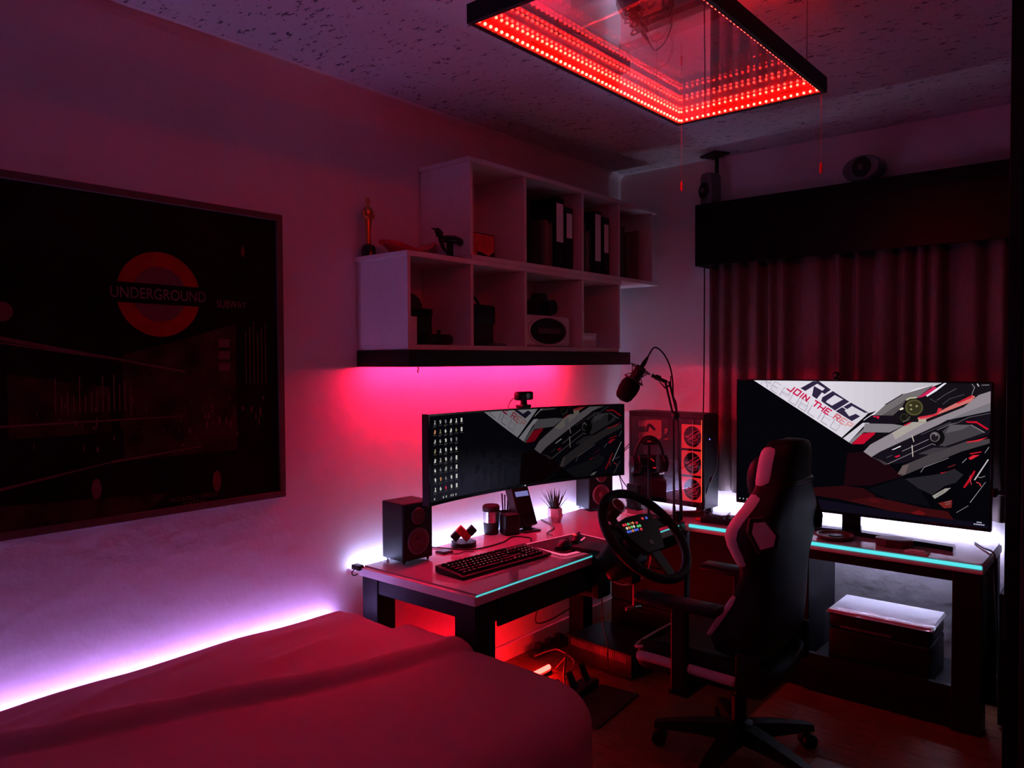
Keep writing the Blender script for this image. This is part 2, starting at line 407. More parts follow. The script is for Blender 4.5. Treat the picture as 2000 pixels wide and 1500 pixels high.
# things on the shelves
tr_ = thing('trophy_statuette', 'slim gilded standing figure trophy on black round base on shelf corner', 'trophy', (0.055, 2.178, 2.092))
MB().lathe([(0.031, 0), (0.031, 0.035), (0.026, 0.048), (0.012, 0.055)], 20).build('base', M_gloss, tr_, smooth='auto')
MB().lathe([(0.010, 0.05), (0.012, 0.06), (0.011, 0.09), (0.014, 0.13), (0.016, 0.15), (0.015, 0.165), (0.022, 0.185), (0.024, 0.20), (0.017, 0.212), (0.007, 0.218), (0.007, 0.226), (0.0105, 0.236), (0.0105, 0.246), (0.006, 0.256)], 16, Matrix.Diagonal((0.8, 1.0, 1.0, 1.0))).build('figure', M_gold, tr_, smooth=True)
for s in (-1, 1): MB().tube([(0, 0.024 * s, 0.20), (0.004, 0.027 * s, 0.175), (0.014, 0.006 * s, 0.165)], 0.0055, 8).build('arm', M_gold, tr_, smooth=True)
dish = MB()
rings = []
for j in range(13):
    v = j / 12; y = 2.215 + 0.32 * v; w = 0.085 * math.sin(PI * min(1, max(0, 0.06 + v * 0.9))) + 0.006
    z = 2.135 + 0.026 * math.cos(2 * PI * (v * 0.95 + 0.02)) * (0.8 + 0.5 * v) + 0.012 * v
    rings.append([(0.10 + w * math.cos(2 * PI * k / 14), y, z + 0.012 * math.sin(2 * PI * k / 14) + 0.16 * w * math.cos(2 * PI * k / 14) ** 2) for k in range(14)])
dish.loft(rings)
dish.box(0.08, 0.12, 2.35, 2.43, 2.092, 2.108, 0.004)
tag(dish.build('leaf_dish', mat('red glass', (0.75, 0.05, 0.06), 0.12), smooth='auto'), 'wavy red leaf shaped dish beside the trophy on the shelf', 'dish')
hk = thing('ornamental_blade', 'black curved dagger ornament with beaked hilt held on a post stand', 'ornament', (0.27, 2.465, 2.092))
MB().box(-0.03, 0.03, -0.055, 0.085, 0, 0.010, 0.003).build('base', M_gloss, hk)
MB().loft([[(x * w, y + yo, z) for x, y in ((-.012, -.012), (.012, -.012), (.012, .012), (-.012, .012))] for w, yo, z in ((1.0, 0, .010), (.8, 0, .04), (.8, 0.0, .075))]).build('post', M_gloss, hk, smooth='auto')
MB().tube([(0, -0.055, 0.083), (0, -0.02, 0.086), (0, 0.03, 0.088), (0, 0.07, 0.081), (0, 0.105, 0.062)], lambda t: 0.013 + 0.006 * math.sin(PI * t), 10).build('blade', M_gloss, hk, smooth=True)
MB().tube([(0, -0.048, 0.075), (0, -0.062, 0.10), (0, -0.082, 0.118), (0, -0.115, 0.122)], lambda t: 0.016 * (1 - t) + 0.001 + (0.007 if 0.3 < t < .7 else 0), 10).build('hilt', M_gloss, hk, smooth=True)
MB().tube([(0, -0.052, 0.08), (0, -0.046, 0.05), (0, -0.025, 0.032), (0, -0.005, 0.028)], lambda t: 0.010 * (1.2 - t), 8).build('guard', M_gloss, hk, smooth=True)
# upper shelf contents
ZU = 2.1145
pc = thing('picture_card', 'small glossy red and dark picture card standing in first upper cube', 'picture', (0.20, 2.74, ZU), 0.0)
MB().box(-0.004, 0.004, -0.105, 0.105, 0, 0.135, 0.001).build('card', mat('dark blue card', (0.02, 0.015, 0.05), 0.3), pc)
mb = MB(); mb.face([(0.0045, y, z) for y, z in ((-0.10, 0.04), (0.0, 0.045), (0.06, 0.03), (0.10, 0.055), (0.10, 0.13), (-0.10, 0.13))])
mb.build('printed_cloud', mat('red print', (0.95, 0.10, 0.08), 0.12, scale=18, var=0.35), pc)
mb = MB(); mb.face([(0.0048, y, z) for y, z in ((-0.075, 0.002), (-0.03, 0.002), (-0.02, 0.05), (-0.06, 0.06))]); mb.build('printed_stem', mat('pink print', (0.6, 0.1, 0.1), 0.3, scale=25, var=0.5), pc)
def book(y, w, h, d, m, label, lean=0.0, group='books in the upper shelf'):
    t = thing('book', label, 'book', (SX - 0.03 - d, y, ZU), 0, group)
    t.rotation_euler = (lean, 0, 0)
    MB().box(0, d, 0.0, 0.002, 0, h).box(0, d, w - 0.002, w, 0, h).box(d - 0.002, d, 0.002, w - 0.002, 0, h).build('cover', m, t)
    MB().box(0.004, d - 0.002, 0.002, w - 0.002, 0.004, h - 0.004).build('pages', M_paper, t)
    return t
cover_names = ['dark', 'dark red', 'brown', 'navy', 'beige']
def binder(y, w, h, label, lab_h, z0=0.06, hole=True):
    t = thing('ring_binder', label, 'binder', (0.03, y, ZU))
    MB().box(0, 0.27, 0, 0.003, 0, h).box(0, 0.27, w - 0.003, w, 0, h).box(0.267, 0.27, 0.003, w - 0.003, 0, h).build('cover', M_black, t)
    MB().box(0.02, 0.25, 0.006, w - 0.02, 0.01, h - 0.02).build('papers', M_paper, t)
    MB().box(0.2702, 0.271, 0.008, w - 0.008, z0, z0 + lab_h).build('spine_label', M_paper, t)
    if hole: MB().cyl((0.271, w / 2, 0.045), (0.274, w / 2, 0.045), 0.013, n=20).build('finger_ring', M_steel, t)
    return t
bk = 0
for i, (w, h, c, nm) in enumerate(((0.014, .23, 0, 'dark'), (.012, .225, 0, 'dark'), (.020, .24, 1, 'dark red'), (.012, .235, 4, 'beige'), (.024, .22, 1, 'dark red'), (.01, .235, 2, 'brown'))):
    y = 3.09 + sum((.015, .013, .021, .013, .025, .011)[:i])
    book(y, w, h, 0.20, M_book[c], nm + ' book number %s from the left beside the wide-label binder' % ('one', 'two', 'three', 'four', 'five', 'six')[i])
binder(3.215, 0.075, 0.37, 'black binder with tall pale spine label in second upper cube', 0.20, 0.14)
binder(3.305, 0.065, 0.33, 'black binder with short pale label against second cube divider', 0.13, 0.17)
bx = thing('storage_box', 'flat black box standing behind the books in second upper cube', 'box', (0.03, 2.955, ZU))
MB().box(0, 0.22, 0, 0.12, 0, 0.33, 0.004).build('body', M_black, bx); MB().box(-0.002, 0.223, -0.003, 0.123, 0.33, 0.355, 0.004).build('lid', M_black, bx)
for i, (w, h, c, nm) in enumerate(((.03, .27, 0, 'thick dark'), (.012, .22, 4, 'beige'), (.01, .235, 2, 'thin brown'), (.016, .24, 3, 'navy'))):
    y = 3.46 + sum((.04, .014, .012, .018)[:i])
    book(y, w, h, 0.20, M_book[c], nm + ' book left of the binder in third upper cube')
binder(3.575, 0.07, 0.35, 'black binder with long label and metal ring in third upper cube', 0.26, 0.075)
binder(3.665, 0.06, 0.33, 'black binder with narrow grey label touching third cube divider', 0.16, 0.13)
for i, (w, h, c, nm) in enumerate(((.05, .30, 0, 'thick black'), (.04, .26, 2, 'broad brown'), (.018, .30, 4, 'tall beige'))):
    book(3.81 + sum((.07, .13, .02)[:i]) + 0.03, w, h, 0.2, M_book[c], nm + ' book in the last upper cube')
tag(MB().box(0.22, 0.29, 3.845, 3.905, ZU, ZU + 0.11, 0.003).box(0.222, 0.288, 3.847, 3.903, ZU + 0.11, ZU + 0.114, 0.001).build('small_carton', M_white), 'small pale carton at front of the last upper cube', 'box')
# lower shelf contents
ZL = 1.7045
t = thing('small_carton', 'pale upright carton at the front left of first lower cube', 'box', (0.25, 2.175, ZL))
MB().box(0, 0.06, 0, 0.05, 0, 0.11, 0.002).build('body', M_white, t); MB().box(-0.001, 0.061, -0.0005, 0.0505, 0.11, 0.118, 0.002).build('lid', M_white, t)
t = thing('game_controller', 'black game controller lying at the front of first lower cube', 'controller', (0.22, 2.40, ZL))
MB().loft([[(x * s, y * s, z) for x, y in ((-.045, -.07), (-.03, -.085), (.03, -.095), (.05, -.08), (.03, -.045), (.03, .045), (.05, .08), (.03, .095), (-.03, .085), (-.045, .07))] for s, z in ((.8, 0), (1, .012), (1, .035), (.85, .05))]).build('body', M_plastic, t, smooth='auto')
for s in (-1, 1): MB().cyl((0.005, 0.035 * s, 0.048), (0.005, 0.035 * s, 0.062), 0.006).cyl((0.005, 0.035 * s, 0.062), (0.005, 0.035 * s, 0.068), 0.011).build('thumbstick', M_blackm, t)
t = thing('cap', 'dark peaked cap resting on a box in first lower cube', 'hat', (0.15, 2.29, ZL + 0.15))
MB().lathe([(0.085, 0), (0.084, 0.03), (0.07, 0.06), (0.04, 0.08), (0.006, 0.085)], 24).build('crown', M_blackm, t, smooth='auto')
MB().prism([(0.05 * 1.2 + 0.09 * math.cos(a), 0.085 * math.sin(a)) for a in [PI * k / 12 - PI / 2 for k in range(13)]], 0.006).build('peak', M_blackm, t)
t = thing('storage_box', 'black box under the cap in first lower cube', 'box', (0.05, 2.19, ZL))
MB().box(0, 0.19, 0, 0.19, 0, 0.13, 0.003).build('body', M_black, t); MB().box(-0.002, 0.192, -0.002, 0.192, 0.13, 0.15, 0.003).build('lid', M_black, t)
t = thing('camera_bag', 'dark square bag with flap in second lower cube', 'bag', (0.10, 2.58, ZL))
MB().box(0, 0.16, 0, 0.20, 0, 0.19, 0.02, seg=3).build('body', M_blackm, t, smooth='auto'); MB().box(0.08, 0.166, -0.004, 0.204, 0.10, 0.196, 0.015, seg=3).build('flap', M_black, t, smooth='auto')
MB().tube([(0.08, 0.02, 0.19), (0.08, 0.06, 0.235), (0.08, 0.14, 0.235), (0.08, 0.18, 0.19)], 0.007).build('handle', M_blackm, t, smooth=True)
tag(MB().box(0.24, 0.30, 2.74, 2.82, ZL, ZL + 0.012, 0.004).box(0.255, 0.285, 2.75, 2.81, ZL + 0.012, ZL + 0.016, 0.003).build('card_holder', M_silver), 'flat pale card holder lying in the second lower cube', 'holder')
# oval radio with camera on top
t = thing('oval_radio', 'white radio with a big dark oval front in third lower cube', 'radio', (0.19, 3.175, ZL))
MB().box(-0.09, 0.09, -0.20, 0.20, 0.0, 0.165, 0.02, seg=3).build('case', M_white, t, smooth='auto')
ov = Matrix(((0, 0, 1, 0.0905), (1, 0, 0, 0), (0, 1, 0, 0.082), (0, 0, 0, 1)))
MB().prism([(0.150 * math.cos(2 * PI * k / 36), 0.066 * math.sin(2 * PI * k / 36)) for k in range(36)], 0.003, ov).build('oval_window', M_gloss, t)
MB().box(0.0937, 0.095, -0.09, 0.10, 0.070, 0.098).build('display_strip', mat('display strip', (0.08, 0.08, 0.09), 0.25), t)
MB().tube([(0.0935, 0.162 * math.cos(2 * PI * k / 24), 0.082 + 0.074 * math.sin(2 * PI * k / 24)) for k in range(24)], 0.005, 6, 2, closed=True).build('oval_rim', M_white, t, smooth=True)
t = thing('photo_camera', 'black reflex camera sitting on top of the oval radio', 'camera', (0.20, 3.20, ZL + 0.165))
MB().box(-0.035, 0.035, -0.075, 0.075, 0, 0.085, 0.012, seg=3).build('body', M_blackm, t, smooth='auto')
MB().loft([[(x, y * s, z) for x, y in ((-.03, -.03), (.03, -.03), (.03, .03), (-.03, .03))] for s, z in ((1.3, .083), (1.0, .11), (.8, .118))]).build('viewfinder', M_blackm, t)
MB().cyl((0.034, 0, 0.042), (0.075, 0, 0.042), 0.035, n=24).cyl((0.075, 0, 0.042), (0.095, 0, 0.042), 0.038, n=24).build('lens', M_plastic, t, smooth='auto')
MB().cyl((0, 0.055, 0.085), (0, 0.055, 0.098), 0.012).build('dial', M_plastic, t)
t = thing('small_carton', 'pale low carton in the last lower cube', 'box', (0.22, 3.45, ZL))
MB().box(0, 0.07, 0, 0.16, 0, 0.07, 0.003).build('body', M_white, t); MB().box(-0.001, 0.071, -0.001, 0.161, 0.07, 0.082, 0.002).build('lid', M_white, t)
t = thing('storage_box', 'tall dark box at the back of the last lower cube', 'box', (0.04, 3.46, ZL))
MB().box(0, 0.14, 0, 0.14, 0, 0.25, 0.004).build('body', M_book[0], t); MB().box(-0.002, 0.142, -0.002, 0.142, 0.25, 0.275, 0.004).build('lid', M_book[0], t)

# ------------------------------------------------------------------ desks
ZD = 0.752
dk = thing('desk', 'white glass topped desk with thick black legs along the left wall', 'desk', (0, 0, 0))
MB().box(0.075, 0.758, 2.09, 3.765, 0.710, 0.745, 0.003).build('board', M_white, dk)
MB().box(0.085, 0.752, 2.112, 3.765, 0.745, ZD, 0.001).build('glass_top', M_desk, dk)
MB().box(0.7525, 0.757, 2.10, 3.735, 0.7455, 0.7488).build('cyan_light_edge', E_cyan, dk, label='cyan glowing line along the front edge')
for (a, b, c, d) in ((0.64, 0.75, 2.10, 2.215), (0.085, 0.185, 2.10, 2.20), (0.10, 0.2, 3.6, 3.7)):
    MB().box(a, b, c, d, 0, 0.71, 0.004).build('leg', M_leg, dk)
for (a, b, c, d) in ((0.185, 0.64, 2.105, 2.135), (0.72, 0.745, 2.215, 3.70), (0.06, 0.09, 2.2, 3.7)):
    MB().box(a, b, c, d, 0.645, 0.71, 0.002).build('rail', M_leg, dk)
dr = MB().box(0.24, 0.7195, 2.225, 3.05, 0.605, 0.7095, 0.003).build('drawer', M_leg, dk)
MB().box(0.746, 0.756, 2.225, 3.05, 0.600, 0.705, 0.002).build('drawer_front', M_leg, dr)
MB().box(0.045, 0.095, 2.072, 2.105, 0.735, 0.757, 0.004).build('cable_bracket', M_black, dk)
MB().tube([(0.06, 2.08, 0.737), (0.05, 2.072, 0.722), (0.065, 2.07, 0.712), (0.08, 2.078, 0.72)], 0.003, 6).build('cable_loop', M_cable, dk)
d2 = thing('desk', 'white glass topped desk with cyan glowing front edge under the television', 'desk', (0, 0, 0))
MB().box(0.035, 2.15, 3.768, 4.285, 0.710, 0.745, 0.003).build('board', M_white, d2)
MB().box(0.045, 2.142, 3.776, 4.28, 0.745, ZD, 0.001).build('glass_top', M_desk, d2)
MB().box(0.78, 2.145, 3.765, 3.7675, 0.733, 0.749).build('cyan_light_edge', emit('cyan LED edge bright', (0.10, 0.80, 0.86), 1.0), d2, label='bright cyan glowing line along the front edge')
MB().box(0.29, 0.70, 3.764, 3.7745, ZD, ZD + 0.005, 0.001).build('joint_strip', M_white, d2)
for (a, b, c, d) in ((2.03, 2.145, 3.785, 3.90), (2.08, 2.145, 4.19, 4.27), (0.10, 0.2, 4.15, 4.25)):
    MB().box(a, b, c, d, 0, 0.71, 0.004).build('leg', M_leg, d2)
for (a, b, c, d, e, f) in ((0.80, 2.03, 3.79, 3.815, 0.66, 0.71), (2.085, 2.115, 3.90, 4.19, 0.645, 0.71), (1.401, 2.03, 3.80, 3.83, 0.115, 0.19), (1.401, 2.08, 4.235, 4.265, 0.115, 0.15)):
    MB().box(a, b, c, d, e, f, 0.002).build('rail', M_leg, d2)
MB().box(1.375, 1.40, 3.82, 4.23, 0, 0.71, 0.003).build('end_panel', M_leg, d2)
MB().box(1.401, 2.03, 3.808, 3.826, 0, 0.1145, 0.002).build('added_light_block', M_leg, d2)  # board added beneath the low shelf to keep light off the floor
MB().box(0.75, 1.375, 3.83, 3.85, 0.0, 0.71, 0.003).build('modesty_panel', M_leg, d2)
MB().box(1.401, 2.03, 3.835, 4.23, 0.135, 0.1545, 0.002).build('low_shelf', M_leg, d2)
# LED tapes behind the desks
t = thing('led_strip', 'white glowing LED tape behind the desk along the left wall', 'led strip', (0, 0, 0))
MB().box(0.0005, 0.055, 2.09, 4.25, 0.720, 0.728).build('backing', M_white, t)
MB().cyl((0.040, 2.09, 0.735), (0.040, 4.25, 0.735), 0.006, n=10).build('light_band', emit('desk LED tape', C_DESK, S_DESK), t)
t = thing('led_strip', 'white glowing LED tape behind the desk under the television', 'led strip', (0, 0, 0))
MB().box(0.08, 2.13, YB - 0.012, YB - 0.0015, 0.715, 0.740).build('backing', M_white, t)
MB().cyl((0.08, YB - 0.019, 0.733), (2.13, YB - 0.019, 0.733), 0.006, n=10).build('light_band', emit('back LED tape', C_BACK, S_BACK), t)

# ------------------------------------------------------------------ speakers on the desk
def desk_speaker(label, loc, rz):
    t = thing('bookshelf_speaker', label, 'speaker', loc, rz, 'black bookshelf speakers on the desk')
    MB().box(-0.075, 0.072, -0.0825, 0.0825, 0.012, 0.265, 0.004).build('cabinet', M_black, t)
    MB().box(0.072, 0.0755, -0.080, 0.080, 0.0145, 0.2625, 0.002).build('baffle', M_black, t)
    for z, r in ((0.095, 0.062), (0.205, 0.038)):
        w = MB().lathe([(r * 0.96, -.001), (r * .95, 0.004), (r * 0.86, 0.007), (r * 0.80, 0.004), (r * .78, 0.0)], 32, Matrix.Translation((0.0755, 0, z)) @ Matrix.Rotation(PI / 2, 4, 'Y')).build('driver_ring', M_ring, t, smooth='auto')
        MB().lathe([(r * 0.79, 0.0035), (r * 0.72, 0.006), (r * 0.62, 0.003), (r * 0.30, 0.0012), (r * .28, 0.003), (r * .14, 0.010), (0.001, 0.012)], 32, Matrix.Translation((0.0757, 0, z)) @ Matrix.Rotation(PI / 2, 4, 'Y')).build('cone', M_cone, w, smooth='auto')
    for y in (-0.065, 0.065):
        for x in (-0.06, 0.06): MB().cyl((x, y, 0.012), (x, y, 0.0), 0.008, 0.003, 10).build('foot', M_black, t)
    return t
sp = desk_speaker('black two-way speaker at the outer left end of the desk by the bed', (0.155, 2.30, ZD), -0.08)
s2 = copy_tree(sp); s2.location = (0.145, 3.80, ZD); s2.rotation_euler = (0, 0, -0.42)
s2['label'] = 'black two-way speaker in the desk corner behind the steering wheel'

# ------------------------------------------------------------------ small things on the left desk
t = thing('cube_toy', 'zigzag of four red and black cubes on a dark round stand', 'toy', (0.185, 2.63, ZD), -0.78)
MB().cyl((0, 0, 0), (0, 0, 0.024), 0.060, n=40).build('stand', M_plastic, t, smooth='auto')
cs = 0.036
A45 = Matrix.Rotation(PI / 4, 4, 'X')
for (y, z, m, nm) in ((-0.051, 0.0, M_black, 'black_cube'), (-0.0255, 0.0255, M_red, 'red_cube'), (0.0, 0.0, M_red, 'red_cube'), (0.0255, 0.0255, M_black, 'black_cube')):
    MB().box(-cs / 2, cs / 2, -cs / 2, cs / 2, -cs / 2, cs / 2, 0.002, Matrix.Translation((0.0, y + 0.0127, 0.0497 + z)) @ A45).build(nm, m, t)
t = thing('travel_mug', 'travel mug with bright steel band, black lid and black grip', 'mug', (0.112, 2.91, ZD))
MB().lathe([(0.034, 0), (0.037, 0.004), (0.040, 0.062)], 32).build('grip', M_blackm, t, smooth='auto')
MB().lathe([(0.0395, 0.062), (0.0425, 0.118)], 32).build('band', M_steel, t, smooth='auto')
MB().lathe([(0.0435, 0.118), (0.0445, 0.140), (0.040, 0.148), (0.036, 0.150), (0.034, 0.146)], 32).build('lid', M_blackm, t, smooth='auto')
t = thing('pen_pot', 'dark pot of pens half hidden behind the travel mug', 'pen pot', (0.115, 3.02, ZD))
MB().lathe([(0.036, 0), (0.038, 0.003), (0.038, 0.10), (0.034, 0.10), (0.033, 0.006)], 24).build('pot', M_black, t, smooth='auto')
for k in range(5):
    a = 1.1 + k * 0.5
    pn = MB().cyl((0.012 * math.cos(a), 0.012 * math.sin(a), 0.008), (0.045 * math.cos(a + .3), 0.02 + 0.05 * math.sin(a), 0.175 + 0.01 * (k % 3)), 0.004, n=8).build('pen', M_black, None)
    tag(pn, 'dark pen leaning in the pot behind the travel mug', 'pen', 'pens in the pen pot'); pn.location = (0.115, 3.02, ZD)
t = thing('speaker_cube', 'small black box speaker with rounded edges next to travel mug', 'speaker', (0.19, 2.965, ZD), -0.35)
MB().box(-0.033, 0.033, -0.043, 0.043, 0.003, 0.105, 0.008, seg=3).build('case', M_black, t, smooth='auto')
MB().box(-0.028, 0.028, -0.036, 0.036, 0, 0.004).build('foot', M_blackm, t)
MB().box(0.0332, 0.0345, -0.033, 0.033, 0.015, 0.092, 0.002).build('front_grille', M_blackm, t)
# leaning black device
t = thing('desk_console', 'black slab device with lavender display strip leaning back on foot', 'console', (0.225, 3.08, ZD), -0.22)
tl = Matrix.Translation((0, 0, 0.03)) @ Matrix.Rotation(-0.42, 4, 'Y')
MB().box(-0.055, 0.0, -0.055, 0.055, 0.0, 0.21, 0.003, tl).build('body', mat('slate plastic', (0.03, 0.03, 0.04), 0.25), t)
MB().box(0.0005, 0.004, -0.053, 0.053, 0.003, 0.207, 0.001, tl).build('glossy_front', M_gloss, t)
MB().box(0.0042, 0.005, -0.040, 0.044, 0.155, 0.182, 0, tl).build('display_strip', emit('lavender display', lin((120, 116, 176)), 1.0), t)
MB().box(-0.03, 0.035, -0.05, 0.05, 0, 0.008, 0.002).box(-0.03, -0.005, -0.02, 0.02, 0.006, 0.05).build('foot', M_black, t)
# plant
t = thing('potted_plant', 'spiky dark green succulent in a small faceted white pot', 'plant', (0.185, 3.355, ZD), 0.5)
def hexr(r, z, n=6, o=0.0): return [(r * math.cos(2 * PI * k / n + o), r * math.sin(2 * PI * k / n + o), z) for k in range(n)]
MB().loft([hexr(0.030, 0), hexr(0.043, 0.030, 6, 0.12), hexr(0.040, 0.075, 6, 0.0), hexr(0.034, 0.075), hexr(0.033, 0.062)]).build('pot', M_white, t)
rnd = random.Random(11)
for k in range(26):
    a = k * 2.399; sp_ = 0.10 + 0.62 * (k / 26); L = rnd.uniform(0.10, 0.14)
    mb = MB(); d = Vector((math.cos(a) * math.sin(sp_), math.sin(a) * math.sin(sp_), math.cos(sp_))); sd = Vector((-math.sin(a), math.cos(a), 0)); up = d.cross(sd)
    o = Vector((0.014 * math.cos(a), 0.014 * math.sin(a), 0.06))
    rg = []
    for u, w in ((0, .0045), (.3, .0058), (.65, .004), (1, .0004)):
        c = o + d * (L * u) + Vector((0, 0, -0.012 * u * u * sp_)); rg.append([c + sd * w, c + up * w * .5, c - sd * w, c - up * w * .3])
    mb.loft(rg).build('leaf', M_leaf, t)
# usb gadget and its cable
t = thing('card_reader', 'flat clear edged gadget with wires beside the outer desk speaker', 'gadget', (0.20, 2.485, ZD), -0.1)
MB().box(-0.03, 0.03, -0.03, 0.03, 0, 0.008, 0.003).build('body', M_plastic, t); MB().box(-0.024, 0.024, -0.024, 0.024, 0.008, 0.010, 0.001).build('top_plate', M_gloss, t)
MB().tube([(0.03, 0.0, 0.004), (0.07, 0.02, 0.003), (0.06, 0.07, 0.003), (0.09, 0.10, 0.003)], 0.002, 6).build('wire', M_cable, t)
tag(MB().tube([(0.05, 2.50, ZD + .004), (0.14, 2.53, ZD + .004), (0.27, 2.60, ZD + .004), (0.29, 2.78, ZD + .004), (0.25, 2.92, ZD + .004), (0.33, 2.95, ZD + .004), (0.38, 2.90, ZD + .006)], 0.0035, 6).build('keyboard_cable', M_cable, smooth=True), 'black cable curving from keyboard past the cube toy', 'cable')
tag(MB().tube([(0.42, 3.02, ZD + .016), (0.34, 3.08, ZD + .006), (0.28, 3.22, ZD + .004), (0.10, 3.34, ZD + .004)], 0.003, 6).build('mouse_cable', M_cable, smooth=True), 'thin black cable running from mouse pad towards the plant', 'cable')

# keyboard: local x along its length
KB = thing('keyboard', 'black full size mechanical keyboard with speckled legends on desk', 'keyboard', (0.515, 2.485, ZD), PI / 2 - 0.07)
M_case = mat('black anodised case', (0.005, 0.005, 0.006), 0.4, spec=0.2)
MB().loft([[(x, y, z) for (y, z) in ((-0.085, 0.003), (-0.085, 0.014), (0.085, 0.030), (0.085, 0.003))] for x in (-0.27, 0.27)]).build('case', M_case, KB)
for s in (-1, 1): MB().box(s * 0.24 - 0.02, s * 0.24 + 0.02, 0.04, 0.07, 0, 0.004).build('foot', M_case, KB)
M_key = mat('black keycap', (0.006, 0.006, 0.007), 0.5, spec=0.2)
tiltk = math.atan2(0.016, 0.17)
def keymesh(w):
    mb = MB(); d = 0.0162
    mb.loft([[(sx * (w / 2 - i), sy * (d / 2 - i), z) for sx, sy in ((-1, -1), (1, -1), (1, 1), (-1, 1))] for i, z in ((0, 0), (0.0005, 0.003), (0.0028, 0.0095), (0.0036, 0.010))])
    bmesh.ops.recalc_face_normals(mb.bm, faces=mb.bm.faces)
    me = bpy.data.meshes.new('key'); mb.bm.to_mesh(me); mb.bm.free(); me.materials.append(M_key); return me
KM = {}
U1 = 0.0215
rows = [[1, -.4, 1, 1, 1, 1, -.4, 1, 1, 1, 1, -.4, 1, 1, 1, 1, -.25, 1, 1, 1],
        [1] * 13 + [2, -.25, 1, 1, 1, -.25, 1, 1, 1, 1],
        [1.5] + [1] * 12 + [1.5, -.25, 1, 1, 1, -.25, 1, 1, 1, 1],
        [1.75] + [1] * 11 + [2.25, -3.5, 1, 1, 1, 1],
        [2.25] + [1] * 10 + [2.75, -1.25, 1, -1.25, 1, 1, 1, 1],
        [1.25, 1.25, 1.25, 6.25, 1.25, 1.25, 1.25, 1.25, -.25, 1, 1, 1, -.25, 2, 1, 1]]
legs = MB(); rnd = random.Random(5)
for r, row in enumerate(rows):
    x = -0.251; y = 0.058 - r * 0.0238 + (0.004 if r == 0 else 0)
    for w in row:
        if w < 0: x += -w * U1; continue
        ww = w * U1 - 0.003
        if w not in KM: KM[w] = keymesh(ww)
        k = bpy.data.objects.new('key', KM[w]); COL.objects.link(k); k.parent = KB
        zc = 0.014 + 0.0162 * (y + 0.085) / 0.17
        k.location = (x + w * U1 / 2 - 0.0015, y, zc + 0.0005); k.rotation_euler = (tiltk, 0, 0)
        if w <= 1.3 and rnd.random() < 0.75:
            cx, cy, zz = k.location.x + rnd.uniform(-.002, .002), y, zc + 0.0112; h = rnd.uniform(.0007, .0018)
            legs.face([(cx - h, cy - h, zz - h * tiltk), (cx + h, cy - h, zz - h * tiltk), (cx + h, cy + h, zz + h * tiltk), (cx - h, cy + h, zz + h * tiltk)])
        x += w * U1
lg = legs.build('key_legends', emit('lit key legends', (0.75, 0.68, 0.62), 0.9), KB); lg['kind'] = 'stuff'
# mouse pad and mice
MP = thing('mouse_pad', 'black mouse pad edged with glowing pink light piping', 'mouse pad', (0.572, 2.962, ZD), PI / 2 - 0.14)
def rrect(a, b, r, n=6):
    out = []
    for cx, cy, s in ((a - r, b - r, 0), (-a + r, b - r, 1), (-a + r, -b + r, 2), (a - r, -b + r, 3)):
        for k in range(n + 1):
            t_ = PI / 2 * (s + k / n); out.append((cx + r * math.cos(t_), cy + r * math.sin(t_)))
    return out
MB().prism(rrect(0.178, 0.128, 0.03), 0.010, Matrix.Translation((0, 0, 0.0003))).build('pad', M_rug, MP)
MB().tube([(x, y, 0.0075) for x, y in rrect(0.1805, 0.1305, 0.031)], 0.0048, 6, 2, closed=True).build('light_piping', E_pink, MP, smooth=True)
def mouse(label, loc, rz, lit):
    t = thing('mouse', label, 'mouse', loc, rz)
    rg = []
    for u in [k / 10 for k in range(11)]:
        x = -0.06 + 0.12 * u; w = 0.032 * math.sin(PI * (0.12 + 0.78 * u)) ** .4; h = 0.040 * math.sin(PI * (0.10 + 0.82 * u)) ** .7
        rg.append([(x, w * math.cos(PI * k / 10), h * math.sin(PI * k / 10) ** .7) for k in range(11)])
    MB().loft(rg).build('shell', M_plastic, t, smooth='auto')
    MB().cyl((0.035, -0.004, 0.030), (0.035, 0.004, 0.030), 0.010, n=16).build('scroll_wheel', M_blackm, t)
    if lit:
        MB().tube([(-0.035, -0.030, 0.016), (0.0, -0.0335, 0.018), (0.035, -0.030, 0.014)], 0.003, 6).build('light_line', E_pink, t)
        mb = MB()
        for p in (((-.052, -.008), (-.042, .0), (-.048, .012)), ((-.044, -.006), (-.034, .002), (-.040, .011))): mb.prism(p, 0.002, Matrix.Translation((0.012, 0, 0.0385)))
        mb.build('glowing_emblem', E_redline, t)
    return t
mouse('black gaming mouse with pink glowing side line and emblem', (0.575, 3.01, ZD + 0.0104), PI / 2 + .35, True)
mouse('plain small black mouse nearest the keyboard on the pad', (0.60, 2.87, ZD + 0.0104), PI / 2 + 0.2, False)

